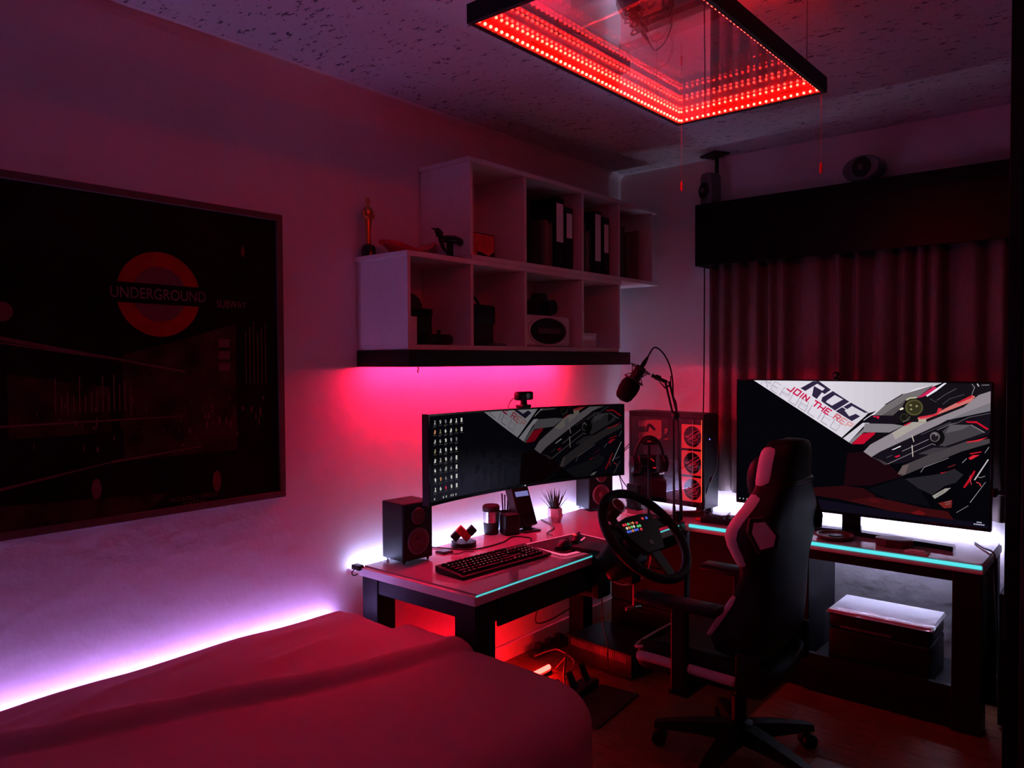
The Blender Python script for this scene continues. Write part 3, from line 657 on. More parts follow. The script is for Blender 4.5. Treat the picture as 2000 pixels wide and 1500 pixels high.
# ------------------------------------------------------------------ screens
WALLPAPER = [
 (26,6,12,0.483,0.546,0.548,0.523,0.644,0.6,0.695,0.69,0.573,0.777,0.469,0.796),
 (15,11,24,0.126,0.904,0.415,0.925,0.547,0.947,0.767,0.965,0.892,0.959,0.988,0.963,1,0.995,0.547,1.005,0.126,1),
 (56,11,15,0.415,0.87,0.547,0.85,0.611,0.862,0.697,0.882,0.767,0.9,0.859,0.908,0.881,0.962,0.779,0.958,0.648,0.949,0.547,0.923,0.442,0.9),
 (40,8,12,0.303,0.845,0.469,0.796,0.548,0.801,0.598,0.85,0.495,0.904,0.36,0.896),
 (98,15,20,0.727,0.946,0.758,0.921,0.781,0.939,0.774,0.954,0.744,0.956),
 (72,12,17,0.563,0.876,0.606,0.872,0.618,0.899,0.583,0.901),
 (110,30,28,0.825,0.856,0.874,0.823,0.872,0.878,0.847,0.888),
 (10,10,16,0.565,0.808,0.697,0.694,0.759,0.763,0.798,0.885,0.648,0.869),
 (222,216,228,0.074,-0.001,0.835,0.002,0.807,0.019,0.747,0.042,0.699,0.087,0.63,0.17,0.587,0.247,0.564,0.255,0.46,0.429),
 (219,213,225,0.426,0.39,0.384,0.343,0.384,0,0.426,0),
 (216,210,221,0.425,0.389,0.425,0,0.467,0,0.466,0.419,0.46,0.429),
 (213,207,218,0.466,0,0.507,0.001,0.506,0.352,0.466,0.42),
 (210,204,215,0.506,0.001,0.546,0.001,0.546,0.286,0.506,0.353),
 (207,201,211,0.545,0.001,0.585,0.001,0.584,0.248,0.564,0.255,0.545,0.287),
 (204,198,208,0.584,0.001,0.623,0.001,0.622,0.183,0.587,0.247,0.584,0.248),
 (201,195,205,0.622,0.001,0.66,0.001,0.66,0.134,0.63,0.17,0.622,0.184),
 (198,192,201,0.66,0.001,0.697,0.002,0.697,0.089,0.659,0.134),
 (195,189,198,0.696,0.002,0.733,0.002,0.733,0.055,0.699,0.087,0.696,0.09),
 (192,186,195,0.732,0.002,0.769,0.002,0.769,0.034,0.747,0.042,0.732,0.055),
 (189,183,191,0.768,0.002,0.804,0.002,0.804,0.021,0.768,0.034),
 (186,180,188,0.803,0.002,0.835,0.002,0.807,0.019,0.803,0.021),
 (160,152,168,0.108,0.027,0.131,-0.039,0.129,-0.042,0.106,0.024),
 (160,152,168,0.128,-0.038,0.159,-0.004,0.161,-0.008,0.13,-0.042),
 (160,152,168,0.158,-0.009,0.147,0.025,0.149,0.027,0.161,-0.007),
 (160,152,168,0.15,0.023,0.123,-0.006,0.121,-0.002,0.148,0.028),
 (160,152,168,0.131,0.007,0.136,0.058,0.139,0.057,0.134,0.006),
 (160,152,168,0.181,0.101,0.151,0.068,0.149,0.072,0.18,0.105),
 (160,152,168,0.151,0.073,0.174,0.008,0.172,0.005,0.149,0.071),
 (160,152,168,0.171,0.009,0.202,0.042,0.203,0.038,0.172,0.005),
 (160,152,168,0.16,0.04,0.185,0.067,0.186,0.063,0.162,0.036),
 (160,152,168,0.194,0.119,0.216,0.054,0.214,0.051,0.191,0.116),
 (160,152,168,0.213,0.055,0.243,0.088,0.245,0.084,0.215,0.051),
 (160,152,168,0.242,0.082,0.23,0.119,0.232,0.122,0.245,0.085),
 (160,152,168,0.233,0.118,0.203,0.085,0.201,0.089,0.231,0.122),
 (160,152,168,0.255,0.096,0.233,0.161,0.235,0.164,0.257,0.099),
 (160,152,168,0.233,0.163,0.263,0.194,0.264,0.19,0.235,0.158),
 (160,152,168,0.264,0.194,0.286,0.129,0.283,0.127,0.262,0.192),
 (160,152,168,0.276,0.208,0.298,0.143,0.296,0.141,0.274,0.205),
 (160,152,168,0.295,0.144,0.322,0.174,0.324,0.17,0.297,0.14),
 (160,152,168,0.322,0.169,0.312,0.199,0.314,0.202,0.324,0.171),
 (160,152,168,0.312,0.198,0.314,0.211,0.316,0.21,0.314,0.197),
 (160,152,168,0.314,0.207,0.304,0.237,0.306,0.24,0.316,0.209),
 (160,152,168,0.307,0.236,0.276,0.203,0.274,0.207,0.305,0.24),
 (160,152,168,0.285,0.175,0.312,0.205,0.313,0.201,0.286,0.171),
 (160,152,168,0.336,0.184,0.314,0.249,0.317,0.251,0.338,0.187),
 (160,152,168,0.315,0.25,0.343,0.281,0.345,0.277,0.316,0.246),
 (160,152,168,0.36,0.297,0.381,0.234,0.379,0.231,0.358,0.295),
 (160,152,168,0.401,0.337,0.373,0.307,0.372,0.311,0.4,0.341),
 (160,152,168,0.374,0.312,0.395,0.249,0.392,0.246,0.372,0.31),
 (160,152,168,0.392,0.25,0.42,0.28,0.421,0.276,0.393,0.246),
 (160,152,168,0.412,0.354,0.433,0.291,0.431,0.288,0.41,0.352),
 (160,152,168,0.43,0.292,0.457,0.322,0.459,0.318,0.431,0.288),
 (160,152,168,0.457,0.317,0.437,0.38,0.439,0.382,0.459,0.319),
 (160,152,168,0.439,0.378,0.412,0.349,0.41,0.353,0.438,0.382),
 (182,176,190,0.115,0.037,0.131,-0.007,0.129,-0.009,0.113,0.035),
 (182,176,190,0.129,-0.006,0.159,0.026,0.16,0.024,0.13,-0.009),
 (182,176,190,0.158,0.023,0.15,0.045,0.152,0.047,0.16,0.025),
 (182,176,190,0.152,0.045,0.126,0.016,0.125,0.019,0.151,0.047),
 (182,176,190,0.135,0.028,0.143,0.068,0.144,0.067,0.136,0.027),
 (182,176,190,0.186,0.11,0.156,0.079,0.155,0.081,0.185,0.113),
 (182,176,190,0.157,0.082,0.173,0.039,0.171,0.037,0.155,0.08),
 (182,176,190,0.171,0.039,0.2,0.071,0.201,0.069,0.172,0.037),
 (182,176,190,0.163,0.06,0.187,0.086,0.188,0.083,0.164,0.058),
 (182,176,190,0.198,0.127,0.214,0.083,0.212,0.082,0.197,0.125),
 (182,176,190,0.212,0.084,0.241,0.116,0.242,0.113,0.213,0.082),
 (182,176,190,0.24,0.112,0.232,0.137,0.233,0.138,0.242,0.114),
 (182,176,190,0.234,0.136,0.205,0.104,0.204,0.107,0.233,0.138),
 (182,176,190,0.253,0.126,0.238,0.169,0.239,0.17,0.254,0.127),
 (182,176,190,0.238,0.17,0.266,0.2,0.267,0.198,0.239,0.167),
 (182,176,190,0.267,0.2,0.282,0.157,0.281,0.156,0.265,0.199),
 (182,176,190,0.279,0.213,0.294,0.171,0.293,0.169,0.278,0.212),
 (182,176,190,0.292,0.172,0.319,0.2,0.32,0.197,0.293,0.169),
 (182,176,190,0.318,0.197,0.311,0.217,0.313,0.218,0.32,0.198),
 (182,176,190,0.311,0.217,0.314,0.226,0.315,0.225,0.313,0.215),
 (182,176,190,0.314,0.223,0.307,0.243,0.308,0.245,0.315,0.225),
 (182,176,190,0.309,0.242,0.279,0.21,0.278,0.213,0.308,0.245),
 (182,176,190,0.285,0.192,0.311,0.221,0.312,0.218,0.286,0.189),
 (182,176,190,0.332,0.212,0.317,0.254,0.319,0.256,0.333,0.213),
 (182,176,190,0.317,0.255,0.345,0.285,0.346,0.282,0.318,0.252),
 (182,176,190,0.361,0.301,0.376,0.259,0.374,0.257,0.36,0.3),
 (182,176,190,0.401,0.342,0.374,0.313,0.373,0.315,0.4,0.344),
 (182,176,190,0.375,0.316,0.389,0.274,0.388,0.272,0.373,0.314),
 (182,176,190,0.387,0.275,0.414,0.304,0.415,0.301,0.388,0.272),
 (182,176,190,0.412,0.356,0.427,0.315,0.425,0.313,0.411,0.355),
 (182,176,190,0.425,0.315,0.451,0.344,0.452,0.342,0.426,0.313),
 (182,176,190,0.451,0.341,0.437,0.383,0.438,0.384,0.452,0.342),
 (182,176,190,0.439,0.382,0.412,0.353,0.411,0.356,0.438,0.384),
 (196,14,70,0.226,0.065,0.231,0.079,0.237,0.073,0.231,0.059),
 (196,14,70,0.23,0.076,0.244,0.092,0.247,0.083,0.233,0.067),
 (196,14,70,0.245,0.092,0.265,0.054,0.26,0.047,0.241,0.084),
 (196,14,70,0.256,0.104,0.275,0.066,0.271,0.059,0.251,0.096),
 (196,14,70,0.269,0.068,0.29,0.091,0.293,0.082,0.272,0.058),
 (196,14,70,0.289,0.079,0.27,0.116,0.274,0.124,0.294,0.086),
 (196,14,70,0.277,0.115,0.255,0.091,0.252,0.101,0.273,0.124),
 (196,14,70,0.285,0.135,0.304,0.098,0.3,0.091,0.281,0.128),
 (196,14,70,0.295,0.146,0.314,0.108,0.309,0.101,0.29,0.138),
 (196,14,70,0.307,0.104,0.308,0.162,0.314,0.161,0.313,0.104),
 (196,14,70,0.312,0.164,0.33,0.127,0.326,0.12,0.307,0.157),
 (200,24,78,0.347,0.155,0.372,0.181,0.375,0.172,0.351,0.145),
 (200,24,78,0.36,0.157,0.341,0.195,0.346,0.202,0.365,0.165),
 (200,24,78,0.361,0.218,0.379,0.181,0.375,0.174,0.357,0.211),
 (200,24,78,0.379,0.237,0.397,0.2,0.393,0.193,0.374,0.23),
 (200,24,78,0.365,0.199,0.386,0.222,0.389,0.212,0.368,0.19),
 (200,24,78,0.406,0.256,0.386,0.234,0.382,0.243,0.403,0.265),
 (200,24,78,0.386,0.246,0.405,0.209,0.401,0.202,0.382,0.239),
 (200,24,78,0.398,0.211,0.419,0.233,0.422,0.224,0.402,0.202),
 (200,24,78,0.39,0.227,0.407,0.245,0.41,0.236,0.394,0.218),
 (205,95,110,0.425,0.289,0.443,0.252,0.439,0.245,0.421,0.282),
 (205,95,110,0.437,0.254,0.457,0.275,0.46,0.266,0.44,0.244),
 (205,95,110,0.456,0.264,0.446,0.284,0.45,0.291,0.46,0.27),
 (205,95,110,0.452,0.282,0.435,0.263,0.432,0.272,0.449,0.292),
 (205,95,110,0.437,0.273,0.439,0.305,0.445,0.304,0.443,0.272),
 (212,135,140,0.469,0.325,0.449,0.304,0.446,0.313,0.466,0.334),
 (212,135,140,0.45,0.316,0.468,0.279,0.464,0.272,0.446,0.309),
 (212,135,140,0.462,0.281,0.482,0.302,0.485,0.293,0.465,0.272),
 (212,135,140,0.454,0.297,0.47,0.315,0.473,0.306,0.457,0.288),
 (215,155,158,0.475,0.342,0.492,0.306,0.488,0.299,0.471,0.336),
 (215,155,158,0.486,0.308,0.506,0.329,0.509,0.32,0.489,0.299),
 (215,155,158,0.505,0.317,0.494,0.34,0.498,0.346,0.509,0.324),
 (215,155,158,0.5,0.338,0.481,0.316,0.478,0.325,0.497,0.347),
 (46,36,64,0.34,0.001,0.358,0.001,0.365,0.012,0.307,0.079,0.286,0.058),
 (46,36,64,0.355,-0,0.365,-0,0.415,0.065,0.389,0.1,0.373,0.081,0.383,0.069,0.39,0.056,0.354,0.016),
 (46,36,64,0.344,0.038,0.382,0.077,0.363,0.083,0.356,0.139,0.336,0.115),
 (46,36,64,0.423,0.075,0.49,0.153,0.465,0.137,0.431,0.105),
 (46,36,64,0.49,0.153,0.432,0.224,0.42,0.187,0.465,0.137),
 (46,36,64,0.432,0.224,0.375,0.155,0.395,0.162,0.42,0.187),
 (46,36,64,0.375,0.155,0.379,0.126,0.423,0.075,0.431,0.105,0.398,0.15,0.395,0.162),
 (46,36,64,0.497,0.16,0.566,0.231,0.551,0.233,0.501,0.185,0.482,0.21,0.466,0.194),
 (46,36,64,0.461,0.197,0.477,0.212,0.461,0.236,0.491,0.266,0.501,0.3,0.435,0.228),
 (46,36,64,0.516,0.243,0.534,0.261,0.5,0.301,0.487,0.267),
 (20,16,22,0.851,0.003,0.998,0.003,0.998,0.054,0.958,0.082,0.936,0.145,0.781,0.284,0.72,0.288,0.659,0.308,0.659,0.245,0.708,0.123,0.746,0.117,0.779,0.098),
 (112,106,108,0.587,0.249,0.63,0.169,0.699,0.086,0.807,0.018,0.746,0.113,0.708,0.121,0.689,0.191,0.659,0.245),
 (84,78,80,0.617,0.247,0.689,0.153,0.708,0.121,0.689,0.191,0.659,0.245),
 (30,26,34,0.631,0.171,0.697,0.088,0.695,0.083,0.629,0.165),
 (205,34,88,0.746,0.114,0.807,0.027,0.819,0.041,0.814,0.057,0.768,0.103),
 (232,226,240,0.779,0.094,0.842,0.003,0.851,0.003,0.815,0.061,0.783,0.102),
 (78,74,44,0.769,0.18,0.768,0.198,0.763,0.214,0.756,0.228,0.747,0.237,0.736,0.24,0.726,0.238,0.717,0.23,0.71,0.217,0.705,0.201,0.704,0.183,0.705,0.164,0.71,0.148,0.717,0.134,0.727,0.126,0.737,0.122,0.747,0.125,0.756,0.133,0.763,0.146,0.768,0.162),
 (50,48,28,0.763,0.18,0.762,0.195,0.758,0.208,0.753,0.218,0.746,0.226,0.738,0.228,0.73,0.226,0.723,0.22,0.717,0.21,0.713,0.197,0.712,0.182,0.713,0.168,0.717,0.154,0.723,0.144,0.73,0.137,0.738,0.134,0.746,0.136,0.753,0.143,0.759,0.153,0.762,0.166),
 (140,138,100,0.73,0.165,0.728,0.171,0.725,0.173,0.721,0.171,0.72,0.166,0.721,0.16,0.725,0.158,0.728,0.16),
 (140,138,100,0.751,0.171,0.749,0.177,0.746,0.179,0.743,0.177,0.741,0.172,0.743,0.166,0.746,0.164,0.75,0.166),
 (140,138,100,0.731,0.196,0.729,0.201,0.726,0.203,0.723,0.201,0.721,0.196,0.723,0.191,0.726,0.188,0.729,0.19),
 (186,182,150,0.708,0.134,0.725,0.118,0.723,0.108,0.706,0.125),
 (186,182,150,0.721,0.12,0.746,0.114,0.745,0.104,0.721,0.11),
 (242,236,214,0.683,0.196,0.696,0.182,0.699,0.195,0.687,0.206),
 (44,42,32,0.716,0.255,0.715,0.265,0.713,0.273,0.71,0.28,0.705,0.285,0.7,0.287,0.696,0.286,0.691,0.282,0.688,0.275,0.686,0.267,0.685,0.257,0.686,0.248,0.688,0.239,0.692,0.232,0.696,0.228,0.701,0.226,0.705,0.227,0.71,0.231,0.713,0.238,0.715,0.246),
 (20,20,16,0.711,0.256,0.711,0.262,0.709,0.268,0.707,0.273,0.704,0.276,0.701,0.277,0.697,0.276,0.694,0.274,0.692,0.269,0.69,0.264,0.69,0.257,0.69,0.251,0.692,0.245,0.694,0.24,0.697,0.237,0.701,0.236,0.704,0.236,0.707,0.239,0.709,0.244,0.711,0.249),
 (120,116,90,0.696,0.292,0.718,0.271,0.717,0.267,0.695,0.289),
 (120,116,90,0.718,0.271,0.723,0.245,0.722,0.244,0.716,0.27),
 (206,112,108,0.749,0.256,0.811,0.222,0.85,0.178,0.936,0.084,0.948,0.093,0.934,0.13,0.781,0.262,0.753,0.268),
 (205,40,62,0.753,0.249,0.816,0.221,0.823,0.179,0.837,0.184,0.816,0.235,0.758,0.261),
 (205,34,52,0.886,0.139,0.936,0.084,0.94,0.098,0.888,0.148),
 (172,164,146,0.753,0.266,0.781,0.262,0.781,0.284,0.753,0.284),
 (70,66,74,0.792,0.117,0.816,0.141,0.817,0.137,0.793,0.113),
 (80,76,86,0.818,0.128,0.849,0.083,0.848,0.079,0.817,0.123),
 (80,76,86,0.848,0.085,0.885,0.042,0.884,0.037,0.847,0.081),
 (60,56,66,0.839,0.155,0.863,0.115,0.861,0.11,0.837,0.15),
 (60,56,66,0.861,0.117,0.912,0.083,0.911,0.077,0.86,0.111),
 (190,186,190,0.952,0.006,0.958,0.025,0.961,0.021,0.955,0.002),
 (120,116,120,0.935,0.009,0.945,0.034,0.947,0.03,0.937,0.005),
 (120,116,120,0.944,0.028,0.935,0.081,0.937,0.083,0.947,0.03),
 (150,146,150,0.968,0.016,0.993,0.014,0.993,0.01,0.968,0.013),
 (142,132,140,0.548,0.525,0.574,0.469,0.619,0.416,0.656,0.374,0.7,0.318,0.732,0.287,0.781,0.284,0.936,0.145,0.959,0.082,0.998,0.054,0.998,0.189,0.856,0.263,0.827,0.304,0.611,0.518,0.579,0.562),
 (118,112,120,0.856,0.263,0.905,0.216,0.998,0.132,0.998,0.189),
 (168,158,152,0.656,0.374,0.7,0.318,0.732,0.287,0.781,0.284,0.722,0.354,0.669,0.421),
 (190,24,46,0.699,0.313,0.722,0.288,0.727,0.288,0.722,0.3,0.702,0.32),
 (20,15,24,0.579,0.562,0.611,0.518,0.827,0.295,0.856,0.26,0.89,0.258,0.998,0.194,0.997,0.344,0.986,0.358,0.86,0.456,0.792,0.519,0.697,0.592,0.641,0.605,0.599,0.582),
 (64,60,66,0.838,0.344,0.865,0.294,0.936,0.289,0.979,0.339,0.848,0.449,0.813,0.443,0.847,0.384),
 (88,84,90,0.865,0.294,0.936,0.289,0.905,0.325,0.849,0.357),
 (58,54,60,0.752,0.515,0.806,0.464,0.86,0.454,0.792,0.515),
 (58,54,58,0.579,0.562,0.606,0.583,0.631,0.614,0.644,0.602,0.611,0.576),
 (14,11,15,0.847,0.387,0.845,0.405,0.841,0.422,0.834,0.435,0.826,0.445,0.817,0.448,0.808,0.447,0.8,0.439,0.794,0.427,0.789,0.411,0.788,0.392,0.79,0.374,0.794,0.357,0.8,0.343,0.809,0.334,0.818,0.331,0.827,0.333,0.835,0.34,0.841,0.353,0.845,0.369),
 (98,90,95,0.83,0.384,0.829,0.395,0.826,0.405,0.822,0.414,0.817,0.419,0.812,0.421,0.806,0.42,0.801,0.416,0.797,0.408,0.795,0.398,0.794,0.387,0.795,0.376,0.797,0.366,0.801,0.357,0.806,0.352,0.812,0.35,0.817,0.351,0.822,0.356,0.826,0.363,0.829,0.373),
 (28,24,28,0.825,0.389,0.824,0.397,0.822,0.404,0.819,0.41,0.816,0.414,0.812,0.416,0.808,0.415,0.804,0.412,0.801,0.406,0.8,0.399,0.799,0.391,0.8,0.383,0.801,0.376,0.804,0.37,0.808,0.366,0.812,0.364,0.816,0.365,0.819,0.369,0.822,0.374,0.824,0.381),
 (150,144,150,0.807,0.362,0.818,0.372,0.819,0.367,0.808,0.357),
 (150,144,150,0.817,0.366,0.814,0.379,0.816,0.381,0.819,0.368),
 (150,140,148,0.641,0.606,0.804,0.436,0.804,0.433,0.64,0.603),
 (150,140,148,0.803,0.436,0.814,0.445,0.815,0.442,0.803,0.433),
 (150,140,148,0.695,0.505,0.791,0.407,0.79,0.404,0.694,0.502),
 (120,112,120,0.82,0.339,0.866,0.291,0.865,0.287,0.819,0.335),
 (120,112,120,0.865,0.292,0.888,0.283,0.888,0.279,0.864,0.288),
 (150,140,146,0.934,0.291,0.98,0.34,0.981,0.336,0.935,0.287),
 (70,64,70,0.764,0.377,0.867,0.28,0.866,0.274,0.763,0.372),
 (90,86,92,0.887,0.284,0.928,0.239,0.927,0.235,0.886,0.28),
 (90,86,92,0.927,0.24,0.998,0.206,0.998,0.202,0.926,0.236),
 (238,232,240,0.656,0.497,0.688,0.464,0.691,0.469,0.661,0.498),
 (190,180,170,0.728,0.385,0.736,0.431,0.739,0.428,0.732,0.383),
 (190,180,170,0.729,0.455,0.733,0.539,0.736,0.537,0.733,0.454),
 (150,146,130,0.71,0.366,0.728,0.311,0.726,0.31,0.709,0.365),
 (198,20,56,0.666,0.546,0.685,0.53,0.688,0.54,0.673,0.553),
 (90,86,90,0.636,0.56,0.659,0.537,0.659,0.534,0.635,0.557),
 (196,16,40,0.916,0.266,0.953,0.263,0.995,0.313,0.987,0.319,0.953,0.276,0.923,0.275),
 (68,61,65,0.679,0.671,0.697,0.607,0.792,0.515,0.86,0.456,0.918,0.407,0.997,0.379,0.997,0.41,0.904,0.478,0.775,0.605,0.697,0.683),
 (100,84,84,0.679,0.671,0.697,0.607,0.721,0.594,0.707,0.671),
 (200,40,54,0.92,0.407,0.948,0.395,0.993,0.366,0.961,0.401,0.924,0.414),
 (150,140,145,0.764,0.646,0.776,0.608,0.775,0.606,0.762,0.645),
 (150,140,145,0.775,0.61,0.856,0.535,0.856,0.532,0.774,0.607),
 (150,140,145,0.855,0.536,0.861,0.53,0.86,0.527,0.855,0.533),
 (204,20,44,0.831,0.639,0.857,0.625,0.884,0.603,0.875,0.623,0.842,0.646),
 (120,30,40,0.859,0.598,0.885,0.575,0.884,0.57,0.858,0.593),
 (212,34,52,0.927,0.52,0.943,0.498,0.965,0.493,0.947,0.518,0.935,0.532),
 (190,22,40,0.93,0.488,0.971,0.468,0.97,0.476,0.935,0.493),
 (130,124,128,0.908,0.559,0.923,0.526,0.921,0.523,0.906,0.556),
 (150,144,148,0.982,0.48,0.996,0.437,0.994,0.435,0.981,0.478),
 (36,34,40,0.707,0.702,0.83,0.647,0.882,0.605,0.912,0.639,0.886,0.699,0.848,0.729,0.805,0.801,0.756,0.763),
 (150,145,140,0.805,0.807,0.85,0.746,0.87,0.738,0.848,0.779,0.814,0.827),
 (60,58,58,0.821,0.806,0.847,0.766,0.846,0.763,0.82,0.804),
 (178,16,36,0.911,0.727,0.947,0.604,0.952,0.608,0.936,0.677,0.917,0.731),
 (200,70,80,0.933,0.641,0.934,0.67,0.936,0.67,0.935,0.641),
 (200,70,80,0.934,0.668,0.938,0.706,0.94,0.704,0.936,0.667),
 (192,182,184,0.947,0.668,0.992,0.518,0.995,0.523,0.951,0.671),
 (150,142,146,0.936,0.83,0.986,0.678,0.985,0.676,0.934,0.828),
 (130,122,126,0.89,0.91,0.93,0.853,0.929,0.85,0.889,0.907),
 (210,60,70,0.954,0.686,0.966,0.694,0.967,0.688,0.955,0.68),
 (210,60,70,0.964,0.69,0.969,0.71,0.972,0.707,0.967,0.687),
 (150,140,140,0.955,0.645,0.968,0.652,0.969,0.649,0.955,0.641),
 (150,140,140,0.968,0.652,0.984,0.638,0.983,0.635,0.967,0.649),
 (120,110,112,0.85,0.848,0.871,0.834,0.87,0.831,0.849,0.845),
 (120,110,112,0.852,0.861,0.87,0.85,0.87,0.847,0.851,0.858),
 (22,15,26,0.548,0.308,0.582,0.25,0.659,0.245,0.659,0.308,0.548,0.313),
 (205,24,66,0.583,0.254,0.609,0.255,0.606,0.274,0.601,0.272,0.599,0.264,0.587,0.263),
 (206,200,212,0.465,0.433,0.542,0.308,0.571,0.307,0.548,0.335,0.49,0.461),
 (128,122,128,0.553,0.312,0.659,0.308,0.7,0.316,0.647,0.371,0.548,0.38,0.5,0.472,0.49,0.461,0.547,0.354),
 (188,12,44,0.502,0.474,0.538,0.399,0.548,0.388,0.594,0.374,0.589,0.399,0.548,0.467,0.537,0.47),
 (16,11,17,0.548,0.481,0.556,0.451,0.597,0.38,0.656,0.373,0.619,0.416,0.574,0.469,0.548,0.491),
 (10,8,14,0.46,0.43,0.529,0.302,0.555,0.256,0.564,0.236,0.599,0.214,0.574,0.25,0.553,0.295,0.467,0.433),
 (236,230,240,0.548,0.292,0.601,0.218,0.599,0.214,0.547,0.288),
]

def clip01(poly):
    for ax, lo in ((0, True), (0, False), (1, True), (1, False)):
        out = []
        for i in range(len(poly)):
            a, b = poly[i - 1], poly[i]
            f = (lambda p: p[ax]) if lo else (lambda p: 1 - p[ax])
            ia, ib = f(a) >= 0, f(b) >= 0
            if ia != ib:
                t_ = f(a) / (f(a) - f(b)); out.append((a[0] + (b[0] - a[0]) * t_, a[1] + (b[1] - a[1]) * t_))
            if ib: out.append(b)
        poly = out
        if len(poly) < 3: return []
    return poly
def wallpaper(mapf, parent, vfun, gain, seg=1, step=2.2e-5, extra=()):
    items = [((4, 4, 9), [(0, 0), (1, 0), (1, 1), (0, 1)])] + list(extra)
    for w in WALLPAPER:
        p = [(w[i], vfun(w[i + 1])) for i in range(3, len(w), 2)]
        p = clip01(p)
        if p: items.append((w[:3], p))
    base = items.pop(0)
    mb = MB(); n_ = 24
    for i in range(n_): mb.face([mapf(i / n_, 0, 0), mapf((i + 1) / n_, 0, 0), mapf((i + 1) / n_, 1, 0), mapf(i / n_, 1, 0)])
    mb.build('screen', scr(base[0], 1.0), parent)
    mats = []; me_pol = MB(); idx = []
    for k, (c, p) in enumerate(items):
        us = [q[0] for q in p]; cuts = [min(us), max(us)]
        if seg > 1: cuts = [min(us)] + [g / seg for g in range(1, seg) if min(us) < g / seg < max(us)] + [max(us)]
        for a, b in zip(cuts[:-1], cuts[1:]):
            q = p
            if len(cuts) > 2: 
                q = clip01([((x - a) / (b - a), y) for x, y in p]); q = [(a + x * (b - a), y) for x, y in q]
            if len(q) < 3: continue
            # triangulate concave outlines safely
            try:
                f = me_pol.bm.faces.new([me_pol.bm.verts.new(mapf(x, y, 1e-4 + k * step)) for x, y in q])
            except ValueError: continue
            m = scr(c, 1.0 if k < len(extra) else gain)
            if m not in mats: mats.append(m)
            f.material_index = mats.index(m)
    bmesh.ops.triangulate(me_pol.bm, faces=me_pol.bm.faces[:])
    me = bpy.data.meshes.new('wallpaper'); me_pol.bm.to_mesh(me); me_pol.bm.free()
    for m in mats: me.materials.append(m)
    o = bpy.data.objects.new('wallpaper', me); COL.objects.link(o); o.parent = parent
    return o
# television
tv = thing('television', 'large flat television showing a bright machine wallpaper on desk', 'television', (1.531, 4.05, ZD))
TX, TZ0, TZ1 = 0.606, 0.093, 0.776
MB().box(-TX, TX, 0.0, 0.030, TZ0, TZ1, 0.004).build('back_shell', M_black, tv)
MB().box(-0.36, 0.36, 0.030, 0.075, TZ0 + 0.02, TZ0 + 0.40, 0.01).build('rear_housing', M_blackm, tv)
for a in ((-TX, TX, TZ1 - 0.006, TZ1), (-TX, TX, TZ0, TZ0 + 0.012), (-TX, -TX + 0.006, TZ0 + .012, TZ1 - .006), (TX - 0.006, TX, TZ0 + .012, TZ1 - .006)):
    MB().box(a[0], a[1], -0.006, 0.0, a[2], a[3], 0.0015).build('bezel', M_gloss, tv)
def tvmap(u, v, off): return Vector((-TX + .006 + (2 * TX - .012) * u, -0.0005 - off, TZ1 - .006 - (TZ1 - TZ0 - .018) * v))
wallpaper(tvmap, tv, lambda v: v, 1.0)
tb = MB()
for k in range(3): 
    u = 0.010 + 0.017 * k; tb.face([tvmap(u, .978, .0052), tvmap(u + .005, .978, .0052), tvmap(u + .005, .987, .0052), tvmap(u, .987, .0052)])
tb.build('taskbar_icons', scr((190, 190, 200)), tv)
tb = MB()
for u0, u1, v in ((.958, .975, .955), (.948, .985, .97)):
    for k in range(5):
        a = u0 + (u1 - u0) * k / 5; tb.face([tvmap(a, v, .0052), tvmap(a + (u1 - u0) * .16, v, .0052), tvmap(a + (u1 - u0) * .16, v + .008, .0052), tvmap(a, v + .008, .0052)])
tb.build('taskbar_clock', scr((170, 165, 190)), tv)
MB().box(-0.045, 0.045, 0.0, 0.028, 0.012, TZ0 + 0.02, 0.004).build('stand_neck', M_gloss, tv)
MB().loft([[(x, y - dy, z) for y, z in ((-0.035, 0), (0.035, 0), (0.025, 0.022), (-0.030, 0.022))] for x, dy in ((-0.47, 0.06), (-0.25, 0.03), (0, 0.0), (0.25, 0.03), (0.47, 0.06))]).build('stand_foot', M_gloss, tv, smooth='auto')
t = thing('webcam', 'tiny black webcam clipped on top of the television', 'webcam', (1.455, 4.045, ZD + TZ1))
MB().box(-0.012, 0.012, -0.012, 0.030, 0.0, 0.010, 0.003).build('clip', M_black, t)
MB().sphere((0, 0, 0.026), 0.018, 14, 8).build('head', M_plastic, t, smooth=True)
MB().cyl((0, -0.016, 0.026), (0, -0.020, 0.026), 0.008, n=14).build('lens', M_silver, t)
# ultra-wide monitor
mo = thing('curved_monitor', 'very wide curved black monitor with desktop icons on left desk', 'monitor', (0.568, 2.722, ZD))
cdir = Vector((0.104, 1.277, 0)).normalized(); cn = Vector((cdir.y, -cdir.x, 0)); CH = 1.281; SAG = 0.085
MZ0, MZ1 = 0.276, 0.640
def monp(s, out, z): # s in -.5 .. .5
    return cdir * (s * CH) + cn * (-SAG * (1 - 4 * s * s) + out) + Vector((0, 0, z + 0.0265 - 0.013 * s))
NS = 26
def band(z0, z1, o0, o1, name, m, s0=-.5, s1=.5, parent=mo):
    return MB().loft([[monp(s, o, z) for o, z in ((o0, z0), (o1, z0), (o1, z1), (o0, z1))] for s in [s0 + (s1 - s0) * k / NS for k in range(NS + 1)]]).build(name, m, parent, smooth='auto')
band(MZ0, MZ1, -0.035, 0.0, 'back_shell', M_black)
band(MZ1 - 0.008, MZ1, 0.0, 0.006, 'bezel', M_gloss); band(MZ0, MZ0 + 0.014, 0.0, 0.006, 'bezel', M_gloss)
band(MZ0 + .014, MZ1 - .008, 0.0, 0.006, 'bezel', M_gloss, -.5, -.494); band(MZ0 + .014, MZ1 - .008, 0.0, 0.006, 'bezel', M_gloss, .494, .5)
